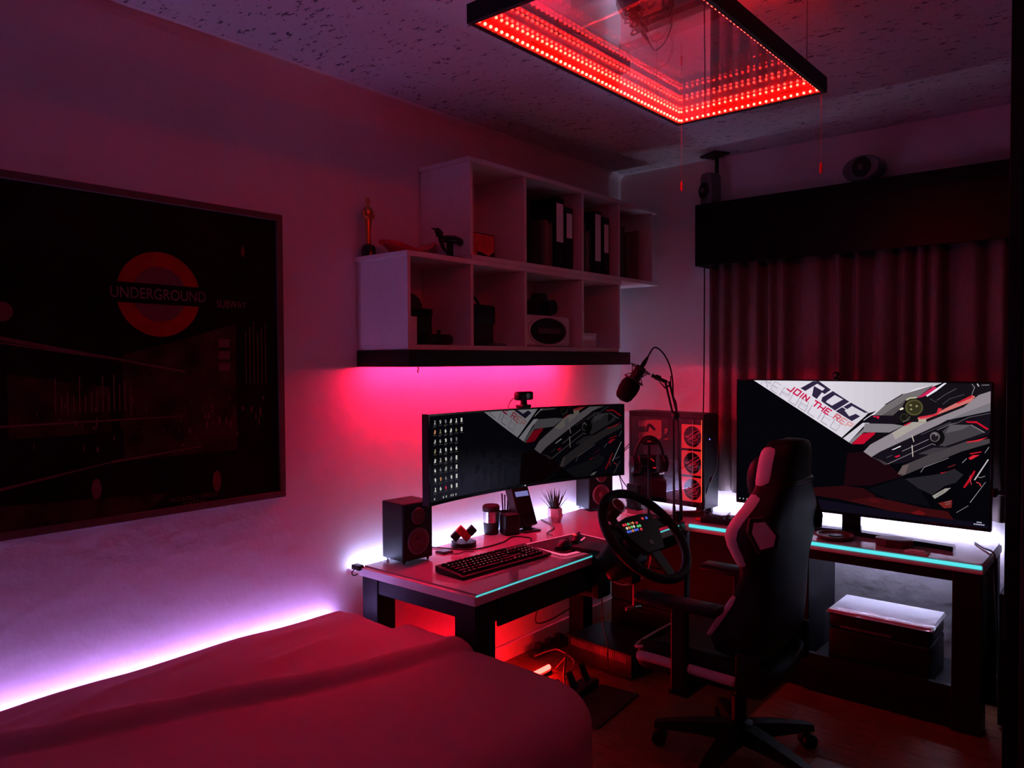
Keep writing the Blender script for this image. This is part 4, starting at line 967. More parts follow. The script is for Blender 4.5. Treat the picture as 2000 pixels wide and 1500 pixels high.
def momap(u, v, off): return monp(-.494 + .988 * u, 0.0006 + off, MZ1 - .008 - (MZ1 - MZ0 - .022) * v)
wallpaper(momap, mo, lambda v: (v - 0.235) / 0.53, 0.20, seg=26, step=1.6e-5, extra=[((7 + 2.3 * k, 7 + 2.2 * k, 10 + 3.1 * k), clip01([(0.20 + (0.46 - .034 * k) * math.cos(2 * PI * j / 28), 0.90 + (0.48 - .037 * k) * math.sin(2 * PI * j / 28)) for j in range(28)])) for k in range(11)])
# desktop icons
rnd = random.Random(21)
icm = [scr(c) for c in ((150, 145, 140), (190, 186, 180), (110, 105, 110), (176, 40, 70), (180, 120, 80), (120, 112, 84))]
mbs = [MB() for _ in icm]; lab = MB()
for r in range(8):
    for c in range(6 if r < 2 else 5):
        u = 0.022 + 0.0275 * c; v = 0.05 + 0.112 * r; O = 0.0042
        q = rnd.choices(range(6), (5, 4, 4, 1, 1, 1))[0]; w, h = 0.0105, 0.05
        if c == 4 and r >= 4 or c == 5: q = 1; sh = [[(0.1, 0), (.9, 0), (.9, 1), (.1, 1)]]
        else: sh = rnd.choice(([[(0, 1), (.3, .1), (.8, 0), (1, .5), (.7, 1)], [(0, .7), (.3, .7), (.3, 1), (0, 1)]], [[(.1, .2), (.6, 0), (1, .4), (.9, .9), (.4, 1)]], [[(0, .5), (.5, 0), (.7, .4), (1, .6), (.6, 1), (.2, .9)]], [[(.3, 0), (.9, .2), (.7, .5), (1, 1), (0, 1), (.4, .5)]]))
        for p in sh: mbs[q].face([momap(u + x * w, v + y * h, O) for x, y in p])
        for l in range(rnd.choice((1, 1, 2))): lab.face([momap(u - .003 + x * .017 * (1 - .3 * l), v + .062 + .014 * l + y * .008, O) for x, y in ((0, 0), (1, 0), (1, 1), (0, 1))])
for k, u in enumerate((.02, .065, .08, .105, .115, .13)): mbs[0].face([momap(u + x * .006, .955 + y * .025, .0042) for x, y in ((0, 0), (1, 0), (1, 1), (0, 1))])
for m, b_ in zip(icm, mbs):
    o = b_.build('desktop_icons', m, mo); o['kind'] = 'stuff'
o = lab.build('icon_captions', scr((60, 57, 58)), mo); o['kind'] = 'stuff'
# power light, stand
MB().sphere(monp(-0.005, 0.007, MZ0 + 0.007), 0.003, 8, 6).build('power_light', scr((210, 205, 215)), mo)
MB().loft([[(x + dx, y, z) for x, y in ((-.015, .35), (.015, .35), (.015, .40), (-.015, .40))] for dx, z in ((-0.465, 0.0), (-0.465, 0.25), (-0.465, 0.42))]).build('stand_column', mat('slate stand', (0.05, 0.05, 0.065), 0.3), mo)
MB().box(-0.16, -0.10, -0.07, 0.07, 0.36, 0.52, 0.01).build('mount_plate', M_black, mo)
MB().tube([(-0.465, 0.375, 0.41), (-0.36, 0.25, 0.43), (-0.22, 0.05, 0.44), (-0.15, 0.0, 0.44)], 0.018, 10).build('stand_arm', M_black, mo, smooth=True)
t = thing('webcam', 'black webcam perched on the middle of curved monitor', 'webcam', tuple(Vector((0.568, 2.722, ZD)) + monp(0.005, -0.012, MZ1)))
MB().box(-0.025, 0.022, -0.030, 0.030, 0.0, 0.014, 0.004).build('clip', M_black, t)
MB().cyl((0, 0, 0.013), (0, 0, 0.034), 0.016, n=14).build('neck', M_black, t)
MB().box(-0.020, 0.020, -0.052, 0.052, 0.034, 0.075, 0.010, seg=3).build('head', M_plastic, t, smooth='auto')
MB().cyl((0.020, 0.0, 0.054), (0.025, 0.0, 0.054), 0.013, n=18).build('lens', M_gloss, t)
MB().tube([(-0.02, -0.03, 0.05), (-0.03, -0.06, 0.03), (-0.035, -0.075, -0.01)], 0.002, 6).build('cord', M_cable, t)

# ------------------------------------------------------------------ computer tower: local x along the glass side, local -y out of the glass
PCX = thing('computer_tower', 'glass sided black computer tower with three red glowing fans', 'computer', (0.22, 4.07, ZD), -0.097)
PL_, PDp, PH = 0.525, 0.150, 0.575
MB().box(0, PL_, 0.0, PDp, 0.545, 0.575, 0.004).box(0, PL_, 0.006, PDp, 0.035, 0.06, 0.003).box(0, PL_, PDp - .012, PDp, 0.06, 0.545).box(0, 0.014, 0.006, PDp, 0.06, 0.545).build('chassis', M_black, PCX)
MB().box(PL_ - 0.014, PL_ + 0.006, -0.004, PDp, 0.03, 0.565, 0.006).build('front_panel', M_plastic, PCX)
for x in (0.04, PL_ - 0.06):
    for y in (0.015, PDp - .04): MB().box(x, x + 0.04, y, y + 0.025, 0, 0.036, 0.003).build('foot', M_black, PCX)
MB().sphere((PL_ + 0.0065, 0.05, 0.43), 0.004, 8, 6).build('power_light', emit('blue power light', (0.15, 0.15, 1.0), 3.0), PCX)
M_glow = emit('red lit fan frame', (1.0, 0.025, 0.03), 1.6)
M_emb = emit('red lit fan emblem', (0.9, 0.02, 0.06), 0.62)
for k in range(3):
    z = 0.135 + 0.153 * k; x = PL_ - 0.155
    f = MB()
    R0, nf = 0.062, 32
    sq = []
    for i in range(nf):
        a = 2 * PI * i / nf; s_ = 0.069 / max(abs(math.cos(a)), abs(math.sin(a))); sq.append((s_ * math.cos(a), s_ * math.sin(a)))
    FM = Matrix.Translation((x + 0.07, 0.022, z)) @ Matrix.Rotation(PI / 2, 4, 'X')
    f.loft([[FM @ Vector((a, b, d)) for a, b in ring] for ring, d in ((sq, 0.0), (sq, 0.012), ([(R0 * math.cos(2 * PI * i / nf), R0 * math.sin(2 * PI * i / nf)) for i in range(nf)], 0.012), ([(R0 * math.cos(2 * PI * i / nf), R0 * math.sin(2 * PI * i / nf)) for i in range(nf)], 0.0), (sq, 0.0))], cap=False)
    fan = f.build('fan', M_glow, PCX, label='red glowing square fan')
    MB().cyl(FM @ Vector((0, 0, -0.004)), FM @ Vector((0, 0, -0.002)), 0.0615, n=32).build('fan_back', M_blackm, fan)
    bl = MB()
    for i in range(9):
        a = 2 * PI * i / 9
        bl.face([FM @ Vector((r * math.cos(a + t_), r * math.sin(a + t_), d)) for r, t_, d in ((.018, 0, .002), (.058, .15, .0), (.058, .65, .008), (.018, .6, .006))])
    bl.build('blades', M_plastic, fan)
    # emblem: a slanted half-eye of three swooshes
    em = MB(); s_ = 0.055
    for p in ([(-1, .05), (-.55, -.2), (.1, .35), (.9, .85), (.3, .62), (-.45, .12)], [(-.55, -.32), (-.1, .05), (.95, .62), (1.0, .5), (.2, -.05), (-.15, -.42)], [(-.05, -.55), (.6, -.45), (.95, .3), (.7, -.05), (.35, -.3)], [(-.75, -.3), (-.4, -.6), (.2, -.8), (.8, -.55), (.1, -.68), (-.3, -.5)], [(.05, -.25), (.45, -.15), (.6, .12), (.25, -.02)]):
        em.prism([(a * s_, b * s_) for a, b in p], 0.0008, FM @ Matrix.Translation((0, 0, 0.0125)))
    em.build('emblem', M_emb, fan)
MB().tube([(PL_ - 0.10 + 0.055 * math.cos(2 * PI * k / 16), PDp + 0.004, 0.46 + 0.055 * math.sin(2 * PI * k / 16)) for k in range(16)], 0.006, 6, 2, closed=True).build('added_rear_glow', emit('added rear red glow', (1.0, 0.02, 0.03), S_REAR), PCX, smooth=True)  # glowing ring added behind the case to redden the wall there
MB().box(PL_ - 0.018, PL_ - 0.0145, 0.004, 0.02, 0.065, 0.54).build('light_bar', emit('red orange light bar', (1.0, 0.10, 0.03), 3.0), PCX)
# inside
MB().box(0.015, 0.37, PDp - .02, PDp - .013, 0.17, 0.53).build('motherboard', M_blackm, PCX)
MB().box(0.015, 0.36, 0.012, PDp - .013, 0.062, 0.165, 0.003).build('power_supply_cover', mat('grey violet cover', (0.16, 0.12, 0.17), 0.35), PCX)
M_pr2 = emit('red lit cooler', (0.95, 0.02, 0.03), 0.75)
g = MB().box(0.02, 0.30, 0.03, 0.10, 0.235, 0.285, 0.004).build('graphics_card', M_black, PCX)
for (a, b, c, d) in ((0.03, 0.07, 0.285, 0.270), (0.13, 0.165, 0.285, 0.272), (0.20, 0.245, 0.285, 0.278)):
    MB().tube([(a, 0.028, c), ((a + b) / 2, 0.028, c), (b, 0.028, d)], 0.0022, 6, 2).build('light_line', E_redline, g)
for (a, b) in ((0.03, 0.08), (0.16, 0.18), (0.18, 0.245)):
    MB().tube([(a, 0.026, 0.236), ((a + b) / 2, 0.026, 0.232), (b, 0.026, 0.238)], 0.0022, 6, 2).build('light_line', E_redline, g)
MB().box(0.085, 0.150, 0.05, PDp - .02, 0.385, 0.515, 0.003).build('cooler_block', M_pr2, PCX)
MB().tube([(0.10, 0.047, 0.45), (0.125, 0.035, 0.49), (0.15, 0.06, 0.46)], 0.010, 8).build('cooler_tube', M_black, PCX, smooth=True)
MB().tube([(0.135, 0.047, 0.40), (0.20, 0.03, 0.40), (0.25, 0.05, 0.45), (0.24, 0.07, 0.53)], 0.008, 8).build('cooler_tube', M_black, PCX, smooth=True)
for (a, b, c, d) in ((0.025, 0.062, 0.475, 0.51), (0.028, 0.042, 0.395, 0.435), (0.052, 0.062, 0.395, 0.435)):
    MB().box(a, b, 0.06, PDp - .02, c, d, 0.002).build('heat_sink', M_paper, PCX)
for k in range(4): MB().box(0.185 + .012 * k, 0.192 + .012 * k, 0.09, PDp - .02, 0.40, 0.50).build('memory_stick', M_darkred, PCX)
mb = MB()
for p in (((0.2, .47), (0.222, .47), (0.215, .44), (0.205, .43)), ((0.195, .41), (0.225, .41), (0.225, .402), (0.195, .404))): mb.face([(x, 0.088, z) for x, z in p])
mb.build('board_light', M_pr2, PCX)
MB().sphere((0.205, 0.026, 0.262), 0.006, 10, 6).sphere((0.225, 0.03, 0.275), 0.004, 8, 6).build('violet_light', emit('violet light', (0.7, 0.3, 0.9), 1.6), PCX)
MB().box(0.21, 0.225, 0.02, 0.03, 0.200, 0.206).box(0.232, 0.238, 0.02, 0.03, 0.203, 0.218).build('fan_hub_light', emit('white inner light', (0.8, 0.7, 0.85), 1.0), PCX)
MB().box(0.002, PL_ - 0.016, -0.003, 0.0, 0.04, 0.545).build('glass_panel', pane('smoked glass', (0.62, 0.58, 0.62), 0.07), PCX, label='smoked glass side panel')
MB().box(PL_ - 0.072, PL_ - 0.070, -0.0055, -0.0032, 0.05, 0.54).build('pale_line', mat('pale upright line', (0.75, 0.6, 0.6), 0.4), PCX)  # thin pale upright line in front of the glass
tag(MB().tube([(0.742, 4.10, 1.19), (0.775, 4.09, 1.195), (0.795, 4.08, 1.14), (0.79, 4.08, 1.03), (0.77, 4.06, 0.96)], 0.004, 6).tube([(0.77, 4.06, 0.965), (0.765, 4.05, 0.94)], 0.008, 8, 2).tube([(0.765, 4.05, 0.945), (0.74, 4.03, 0.85), (0.70, 4.0, 0.765), (0.62, 4.02, 0.757)], 0.004, 6).build('headset_cable', M_cable, smooth=True), 'black cable looping down the right side of the computer tower', 'cable')

tag(MB().box(0.001, 0.30, YB - 0.016, YB, 1.285, 1.305, 0.003).build('cable_duct', M_white), 'pale cable duct on the back wall left of computer tower', 'duct')
# ------------------------------------------------------------------ headset on its stand
hs = thing('headset', 'black over-ear headset hanging in front of the glass tower', 'headset', (0.515, 3.80, 0.0), 0.85)
hz = 1.085
pts = [(0.082 * math.cos(a), 0.0, hz + 0.118 * math.sin(a)) for a in [PI * k / 10 for k in range(11)]]
MB().tube(pts, 0.009, 8).build('headband', M_black, hs, smooth=True)
MB().tube([(0.7 * x, y, hz + (z - hz) * .93) for x, y, z in pts[3:8]], 0.013, 8).build('headband_pad', M_blackm, hs, smooth=True)
for s in (-1, 1):
    cpt = Matrix.Translation((s * 0.078, 0, hz - 0.035)) @ Matrix.Rotation(s * PI / 2, 4, 'Y') @ Matrix.Diagonal((1.15, 0.95, 1, 1))
    e_ = MB().lathe([(0.036, -0.008), (0.044, 0.0), (0.043, 0.022), (0.030, 0.032), (0.004, 0.034)], 24, cpt).build('ear_cup', M_plastic, hs, smooth='auto')
    MB().lathe([(0.024, -0.026), (0.042, -0.024), (0.046, -0.014), (0.040, -0.006)], 24, cpt).build('ear_cushion', M_cloth, e_, smooth='auto')
MB().tube([(0.09, 0.03, hz - 0.06), (0.06, 0.08, hz - 0.10), (0.0, 0.10, hz - 0.105)], 0.0035, 6).build('boom_microphone', M_black, hs)
st = thing('headset_stand', 'black post stand holding the headset on the desk corner', 'stand', (0.515, 3.80, ZD), 0.85)
MB().lathe([(0.055, 0), (0.055, 0.008), (0.02, 0.014)], 28).build('base', M_black, st, smooth='auto')
MB().cyl((0, 0, 0.012), (0, 0, 0.405), 0.008).build('post', M_black, st)
MB().box(-0.045, 0.045, -0.02, 0.02, 0.405, 0.4185, 0.006).build('yoke', M_black, st)
t = thing('router', 'dark upright box with chrome edge beside the desk corner speaker', 'router', (0.34, 3.93, ZD), -0.3)
MB().box(-0.045, 0.045, -0.02, 0.02, 0.008, 0.15, 0.005).build('case', M_plastic, t); MB().box(-0.05, 0.05, -0.026, 0.026, 0, 0.009, 0.002).build('foot', M_black, t)
MB().box(0.012, 0.018, -0.0225, -0.0195, 0.02, 0.11).build('chrome_edge', M_chrome, t)
tag(MB().tube([(0.16, 4.2, 1.12), (0.12, 4.12, 1.03), (0.20, 4.0, 0.93), (0.26, 3.98, 0.87)], 0.003, 6).tube([(0.15, 4.22, 1.10), (0.09, 4.15, 1.0), (0.15, 4.1, 0.85), (0.22, 4.05, 0.757)], 0.003, 6).build('cable', M_cable, smooth=True), 'pair of black cables hanging behind the curved monitor end', 'cable')

# ------------------------------------------------------------------ microphone on boom arm
ma = thing('boom_stand', 'black spring boom arm clamped to the inner desk corner', 'microphone arm', (0, 0, 0))
B0 = Vector((0.738, 3.715, ZD)); J1 = Vector((0.727, 3.712, 1.335)); EL = Vector((0.689, 3.690, 1.52)); HD = Vector((0.625, 3.637, 1.553))
MB().box(0.705, 0.77, 3.685, 3.745, ZD, ZD + 0.012, 0.003).box(0.759, 0.771, 3.695, 3.735, 0.69, ZD + 0.008, 0.002).box(0.71, 0.77, 3.695, 3.735, 0.690, 0.7, 0.002).build('clamp', M_black, ma)
MB().cyl(B0 + Vector((0, 0, .012)), B0 + Vector((0, 0, 0.07)), 0.016).build('socket', M_black, ma)
side = Vector((0.766, 0.643, 0))
for s in (-1, 1):
    MB().cyl(B0 + side * 0.018 * s + Vector((0, 0, 0.05)), J1 + side * 0.012 * s, 0.006, n=10).build('lower_rod', M_black, ma)
    MB().cyl(J1 + side * 0.012 * s, EL + side * 0.010 * s, 0.006, n=10).build('upper_rod', M_black, ma)
    MB().cyl(B0 + side * 0.018 * s + Vector((0, 0, 0.02)), B0 + side * 0.018 * s + Vector((0, 0, 0.10)), 0.011, 0.008, 12).build('rod_end', M_black, ma)
MB().sphere(J1, 0.024, 14, 8).build('joint', M_black, ma, smooth=True)
MB().loft([[EL + side * a + Vector((0, 0, b)) + Vector((-.643, .766, 0)) * d for d in (-.012, .012) for a, b in (((-.045, -.0), (-.01, -.04), (.02, -.02), (.02, .03)) if d < 0 else ((.02, .03), (.02, -.02), (-.01, -.04), (-.045, 0)))]] * 1 + [[EL + side * a + Vector((0, 0, b)) for a, b in ((-.04, .0), (-.01, -.03), (.015, -.015), (.015, .02), (.015, .02), (.015, -.015), (-.01, -.03), (-.04, .0))]], cap=False).build('elbow_bracket', M_black, ma)
MB().cyl(EL + Vector((0, 0, -.005)), HD, 0.010, n=12).cyl(EL * .55 + HD * .45, EL * .25 + HD * .75, 0.015, n=12).build('head_rod', M_black, ma)
mi = thing('microphone', 'black studio microphone with foam cover hanging in shock mount', 'microphone', (0, 0, 0))
F0 = Vector((0.506, 3.534, 1.43)); F1 = Vector((0.552, 3.574, 1.52)); T1 = Vector((0.590, 3.609, 1.612))
ax = (T1 - F0).normalized(); a_ = ax.orthogonal().normalized(); b_ = ax.cross(a_)
def axm(o): return Matrix(((a_.x, b_.x, ax.x, o.x), (a_.y, b_.y, ax.y, o.y), (a_.z, b_.z, ax.z, o.z), (0, 0, 0, 1)))
MB().lathe([(0.012, -0.012), (0.034, -0.006), (0.046, 0.012), (0.053, 0.05), (0.053, 0.085), (0.047, 0.105), (0.030, 0.113)], 28, axm(F0)).build('foam_cover', mat('black foam', (0.006, 0.005, 0.006), 0.95, scale=300, bump=0.5, spec=0.02), mi, smooth=True)
MB().lathe([(0.028, 0.095), (0.030, 0.12), (0.030, 0.185), (0.026, 0.198), (0.012, 0.20)], 24, axm(F0)).build('body', M_black, mi, smooth='auto')
MB().lathe([(0.012, 0.198), (0.0125, 0.222), (0.008, 0.25), (0.005, 0.262)], 16, axm(F0)).build('plug', M_plastic, mi, smooth='auto')
sm = MB()
for zz, rr_ in ((0.115, 0.055), (0.185, 0.058)):
    sm.tube([axm(F0) @ Vector((rr_ * math.cos(2 * PI * k / 12), rr_ * math.sin(2 * PI * k / 12), zz)) for k in range(12)], 0.0035, 6, 2, closed=True)
smo = sm.build('shock_mount_ring', M_black, mi, smooth=True); smo['kind'] = 'stuff'
for k in range(8):
    a = PI * k / 4
    MB().cyl(axm(F0) @ Vector((0.056 * math.cos(a), 0.056 * math.sin(a), 0.185 if k % 2 else 0.115)), axm(F0) @ Vector((0.030 * math.cos(a + .5), 0.030 * math.sin(a + .5), 0.15)), 0.0025, n=6).build('elastic_band', M_black, mi)
MB().tube([axm(F0) @ Vector((0, 0, 0.258)), (0.634, 3.65, 1.702), (0.670, 3.68, 1.672), (0.700, 3.70, 1.60), (0.712, 3.708, 1.52), (0.716, 3.708, 1.44), (0.735, 3.71, 1.38), (0.752, 3.715, 1.1), (0.765, 3.72, 0.80)], 0.0042, 8).build('cable', M_cable, mi, smooth=True)

# ------------------------------------------------------------------ clutter on the right desk
t = thing('usb_hub', 'black ridged hub box with red plug on the right desk', 'hub', (0.90, 3.86, ZD), 0.1)
MB().box(-0.085, 0.085, -0.03, 0.03, 0, 0.030, 0.003).build('case', M_black, t)
for k in range(5): MB().box(-0.07 + .03 * k, -0.055 + .03 * k, -0.02, 0.02, 0.030, 0.042, 0.002).build('socket', M_blackm, t)
MB().box(-0.12, -0.085, -0.012, 0.012, 0.006, 0.018, 0.002).build('red_plug', M_red, t)
t = thing('flashlight', 'shiny red and dark tube lying under the computer tower front', 'flashlight', (0.70, 3.945, ZD + 0.0165), 0.75)
MB().cyl((-0.10, 0, 0), (0.07, 0, 0), 0.016, n=18).build('tube', mat('polished dark red', (0.10, 0.015, 0.02), 0.15, 0.6), t, smooth='auto'); MB().cyl((0.07, 0, 0), (0.10, 0, 0), 0.0162, n=18).build('cap', M_chrome, t, smooth='auto')
for i, (p, lb) in enumerate((([(0.55, 3.84, 0.757), (0.66, 3.90, 0.757), (0.80, 3.93, 0.757), (0.86, 3.90, 0.757)], 'thin cable lying left of the black hub'), ([(0.98, 3.90, 0.757), (1.05, 4.0, 0.757), (0.90, 4.08, 0.757), (0.80, 4.0, 0.760), (0.74, 3.97, 0.79)], 'black cable looping from the flashlight to the television'), ([(0.80, 4.05, 0.757), (0.88, 4.0, 0.765), (0.99, 4.06, 0.757), (1.1, 4.1, 0.76)], 'black cable behind the hub near television corner'), ([(0.84, 4.15, 0.757), (0.86, 4.02, 0.757), (0.84, 3.92, 0.785)], 'cable curling down into the top of the hub'))):
    tag(MB().tube(p, 0.0035, 6).build('cable', M_cable, smooth=True), lb, 'cable')
t = thing('puck_box', 'eight sided dark red box in front of the television foot', 'box', (1.765, 3.915, ZD), 0.2)
MB().loft([[(r * math.cos(2 * PI * k / 8 + .39) * 1.15, r * math.sin(2 * PI * k / 8 + .39) * .8, z) for k in range(8)] for r, z in ((.070, 0), (.074, .005), (.074, .026))]).build('body', M_darkred, t)
MB().loft([[(r * math.cos(2 * PI * k / 8 + .39) * 1.15, r * math.sin(2 * PI * k / 8 + .39) * .8, z) for k in range(8)] for r, z in ((.075, .026), (.075, .034), (.066, .036))]).build('lid', M_darkred, t)
t = thing('charger_dish', 'dark red round flat dish left of the television neck', 'dish', (1.50, 3.90, ZD))
MB().lathe([(0.06, 0), (0.085, 0.008), (0.088, 0.022), (0.082, 0.022), (0.07, 0.012), (0.002, 0.010)], 32).build('dish', M_darkred, t, smooth='auto'); MB().cyl((0, 0, .0105), (0, 0, 0.018), 0.03, n=24).build('inner_disc', M_plastic, t)
tag(MB().box(1.83, 1.93, 3.80, 3.85, ZD, ZD + 0.006, 0.002).box(1.845, 1.915, 3.81, 3.84, ZD + 0.006, ZD + 0.014, 0.004).build('reflection_slab', M_paper), 'small pale packet lying right of the eight sided box', 'reflection')  # flat slab standing in for a pale reflection on the desktop
tag(MB().box(2.142, 2.20, 4.02, 4.06, 1.02, 1.035, 0.004).box(2.142, 2.16, 4.01, 4.07, 1.01, 1.045, 0.004).tube([(2.20, 4.04, 1.03), (2.26, 4.05, 1.05), (2.32, 4.1, 1.0), (2.30, 4.2, 0.7)], 0.005, 6).build('plug_adapter', M_black), 'black plug with cable sticking out of the television right side', 'plug')
tag(MB().tube([(2.05, 4.20, 0.757), (2.10, 4.10, 0.757), (2.155, 4.02, 0.753), (2.158, 4.0, 0.66), (2.165, 4.05, 0.4), (2.17, 4.1, 0.02)], 0.004, 6).build('cable', M_cable, smooth=True), 'black cable dropping over the right end of the desk', 'cable')

# ------------------------------------------------------------------ printer and papers, pedestal, speaker box
t = thing('printer', 'black printer on the low shelf beneath the right desk', 'printer', (1.715, 3.985, 0.155))
MB().box(-0.225, 0.225, -0.145, 0.145, 0, 0.17, 0.012, seg=3).build('body', M_plastic, t, smooth='auto')
MB().box(-0.223, 0.223, -0.143, 0.143, 0.172, 0.245, 0.012, seg=3).build('scanner_lid', M_plastic, t, smooth='auto')
MB().box(-0.13, 0.13, -0.165, -0.14, 0.03, 0.04, 0.002).build('paper_tray', M_gloss, t); MB().box(-0.17, 0.06, -0.1465, -0.144, 0.178, 0.190, 0.001).build('control_strip', M_silver, t)
t = thing('paper_sleeve', 'white paper stack in a crinkled clear sleeve on the printer', 'paper', (1.715, 3.975, 0.401))
pg = MB(); rnd = random.Random(4)
for k in range(4): pg.box(-0.232 + .003 * k, 0.232 - .002 * k, -0.145, 0.15, 0.001 + .004 * k, 0.0045 + .004 * k)
pg.build('sheets', M_paper, t)
sl = MB(); gx, gy = 40, 16; V = []
for j in range(gy + 1):
    r_ = []
    for i in range(gx + 1):
        x = -0.245 + 0.49 * i / gx; y = -0.165 + 0.325 * j / gy
        e_ = max(0, 1 - j / 3.0); z = 0.0185 + 0.004 * noise.noise(Vector((x * 30, y * 30, 0))) * (0.2 + 1.6 * e_) - 0.012 * e_ - (0.01 if i in (0, gx) else 0)
        r_.append(sl.bm.verts.new((x, y, z)))
    V.append(r_)
for j in range(gy):
    for i in range(gx): sl.bm.faces.new((V[j][i], V[j][i + 1], V[j + 1][i + 1], V[j + 1][i]))
sl.build('clear_sleeve', pane('clear plastic sleeve', (0.94, 0.94, 0.95), 0.10, 0.12), t, smooth=True)
t = thing('drawer_pedestal', 'black drawer pedestal in the corner under the two desks', 'cabinet', (0.26, 3.80, 0))
MB().box(0, 0.48, 0.012, 0.46, 0, 0.69, 0.003).build('body', M_leg, t)
for k in range(3):
    d = MB().box(0.004, 0.476, 0.0, 0.0115, 0.02 + .225 * k, 0.235 + .225 * k, 0.002).build('drawer', M_leg, t); MB().box(0.18, 0.30, -0.012, 0.0, 0.20 + .225 * k, 0.212 + .225 * k, 0.002).build('handle', M_black, d)
t = thing('amplifier', 'low black amplifier box with slotted grille on the floor', 'amplifier', (0.25, 3.38, 0), -0.11)
MB().box(0, 0.44, 0.006, 0.32, 0.012, 0.135, 0.003).build('case', M_black, t)
gr = MB().box(0.004, 0.436, 0.0, 0.006, 0.014, 0.132, 0.001).build('front_panel', M_plastic, t)
for k in range(30): MB().box(0.03 + .0125 * k, 0.037 + .0125 * k, -0.0015, 0.0005, 0.085, 0.12).build('grille_slat', M_ring, gr)
for x in (0.03, 0.37):
    for y in (0.03, 0.27): MB().cyl((x, y, 0), (x, y, 0.012), 0.016).build('foot', M_black, t)
t = thing('subwoofer', 'tall black box standing behind the right desk front leg', 'speaker', (2.185, 3.93, 0))
MB().box(0, 0.17, 0, 0.34, 0.015, 0.60, 0.006).build('cabinet', M_black, t); MB().box(0.004, 0.166, -0.008, 0, 0.03, 0.58, 0.003).build('grille', M_blackm, t)
for x in (0.03, 0.14):
    for y in (0.03, 0.31): MB().cyl((x, y, 0), (x, y, 0.016), 0.012).build('foot', M_black, t)

# ------------------------------------------------------------------ under the desk: light bar, pedals, cables
t = thing('light_bar', 'short glowing red light bar lying on the floor', 'light bar', (0.285, 3.09, 0.0))
MB().box(-0.02, 0.02, -0.08, 0.08, 0, 0.018, 0.003).build('holder', M_black, t)
MB().cyl((0.0, -0.075, 0.030), (0.0, 0.075, 0.030), 0.0125, n=16).build('tube', emit('red light bar', (1.0, 0.008, 0.006), S_FLOOR), t, smooth='auto')
t = thing('light_bar', 'red glowing light bar on the floor hidden behind the bed end', 'light bar', (0.14, 2.66, 0.0))
MB().box(-0.02, 0.02, -0.33, 0.33, 0, 0.018, 0.003).build('holder', M_black, t)
MB().cyl((0.0, -0.32, 0.030), (0.0, 0.32, 0.030), 0.0125, n=16).build('tube', emit('red light bar', (1.0, 0.003, 0.02), S_FLOOR), t, smooth='auto')
t = thing('pedal_set', 'black pedal base with studded rubber heel mat on floor', 'pedals', (0.715, 3.0, 0), 0.09)
MB().box(-0.105, 0.10, -0.21, 0.21, 0, 0.012, 0.004).build('heel_mat', M_rug, t)
MB().box(-0.19, -0.107, -0.19, 0.19, 0, 0.045, 0.008).build('base', M_plastic, t)
sd = MB()
for i in range(6):
    for j in range(7): sd.cyl((-0.03 + .02 * i, -0.15 + .022 * j, 0.0118), (-0.03 + .02 * i, -0.15 + .022 * j, 0.0135), 0.003, n=8)
o = sd.build('rubber_studs', M_ring, t); o['kind'] = 'stuff'
for y in (-0.12, 0.0, 0.12):
    MB().loft([[(x, y + s * .028, z) for s in (-1, 1) for x, z in (((-.145, .055), (-.135, .05)) if s < 0 else ((-.135, .05), (-.145, .055)))], [(x, y + s * .024, z) for s in (-1, 1) for x, z in (((-.178, .125), (-.168, .12)) if s < 0 else ((-.168, .12), (-.178, .125)))]]).build('pedal', M_plastic, t)
    MB().cyl((-0.15, y, 0.04), (-0.165, y, 0.085), 0.008).build('pedal_arm', M_black, t)
for p, r_, lb, m in (([(0.46, 3.05, 0.60), (0.30, 3.08, 0.40), (0.16, 3.22, 0.22), (0.14, 3.45, 0.20), (0.2, 3.62, 0.30), (0.15, 3.7, 0.5)], 0.004, 'dark cable sagging across the red lit wall below desk', M_cable), ([(0.12, 3.25, 0.02), (0.2, 3.28, 0.06), (0.30, 3.24, 0.10), (0.38, 3.26, 0.05), (0.42, 3.12, 0.01)], 0.005, 'pale tangled cable beside the light bar', M_ring), ([(0.30, 3.20, 0.01), (0.36, 3.22, 0.09), (0.40, 3.16, 0.13), (0.43, 3.10, 0.04), (0.47, 3.06, 0.005)], 0.005, 'reddish cable arching between light bar and pedals', M_darkred), ([(0.56, 3.30, 0.60), (0.58, 3.33, 0.50), (0.62, 3.42, 0.47), (0.66, 3.52, 0.51), (0.67, 3.56, 0.62)], 0.005, 'white cable hanging in a loop under the desk', M_white), ([(0.52, 3.30, 0.60), (0.50, 3.34, 0.40), (0.50, 3.35, 0.26), (0.54, 3.33, 0.16), (0.56, 3.30, 0.02)], 0.003, 'thin dark cord hanging down to the amplifier', M_cable)):
    tag(MB().tube(p, r_, 6).build('cable', m, smooth=True), lb, 'cable')
t = thing('power_strip', 'pale power strip with plugs lying along the wall under desk', 'power strip', (0.10, 3.42, 0), 0.0)
MB().box(-0.03, 0.03, -0.16, 0.16, 0, 0.035, 0.006).build('body', M_blackm, t)
for k in range(3): MB().box(-0.02, 0.02, -0.12 + .09 * k, -0.075 + .09 * k, 0.035, 0.07, 0.006).build('plug', M_black, t)

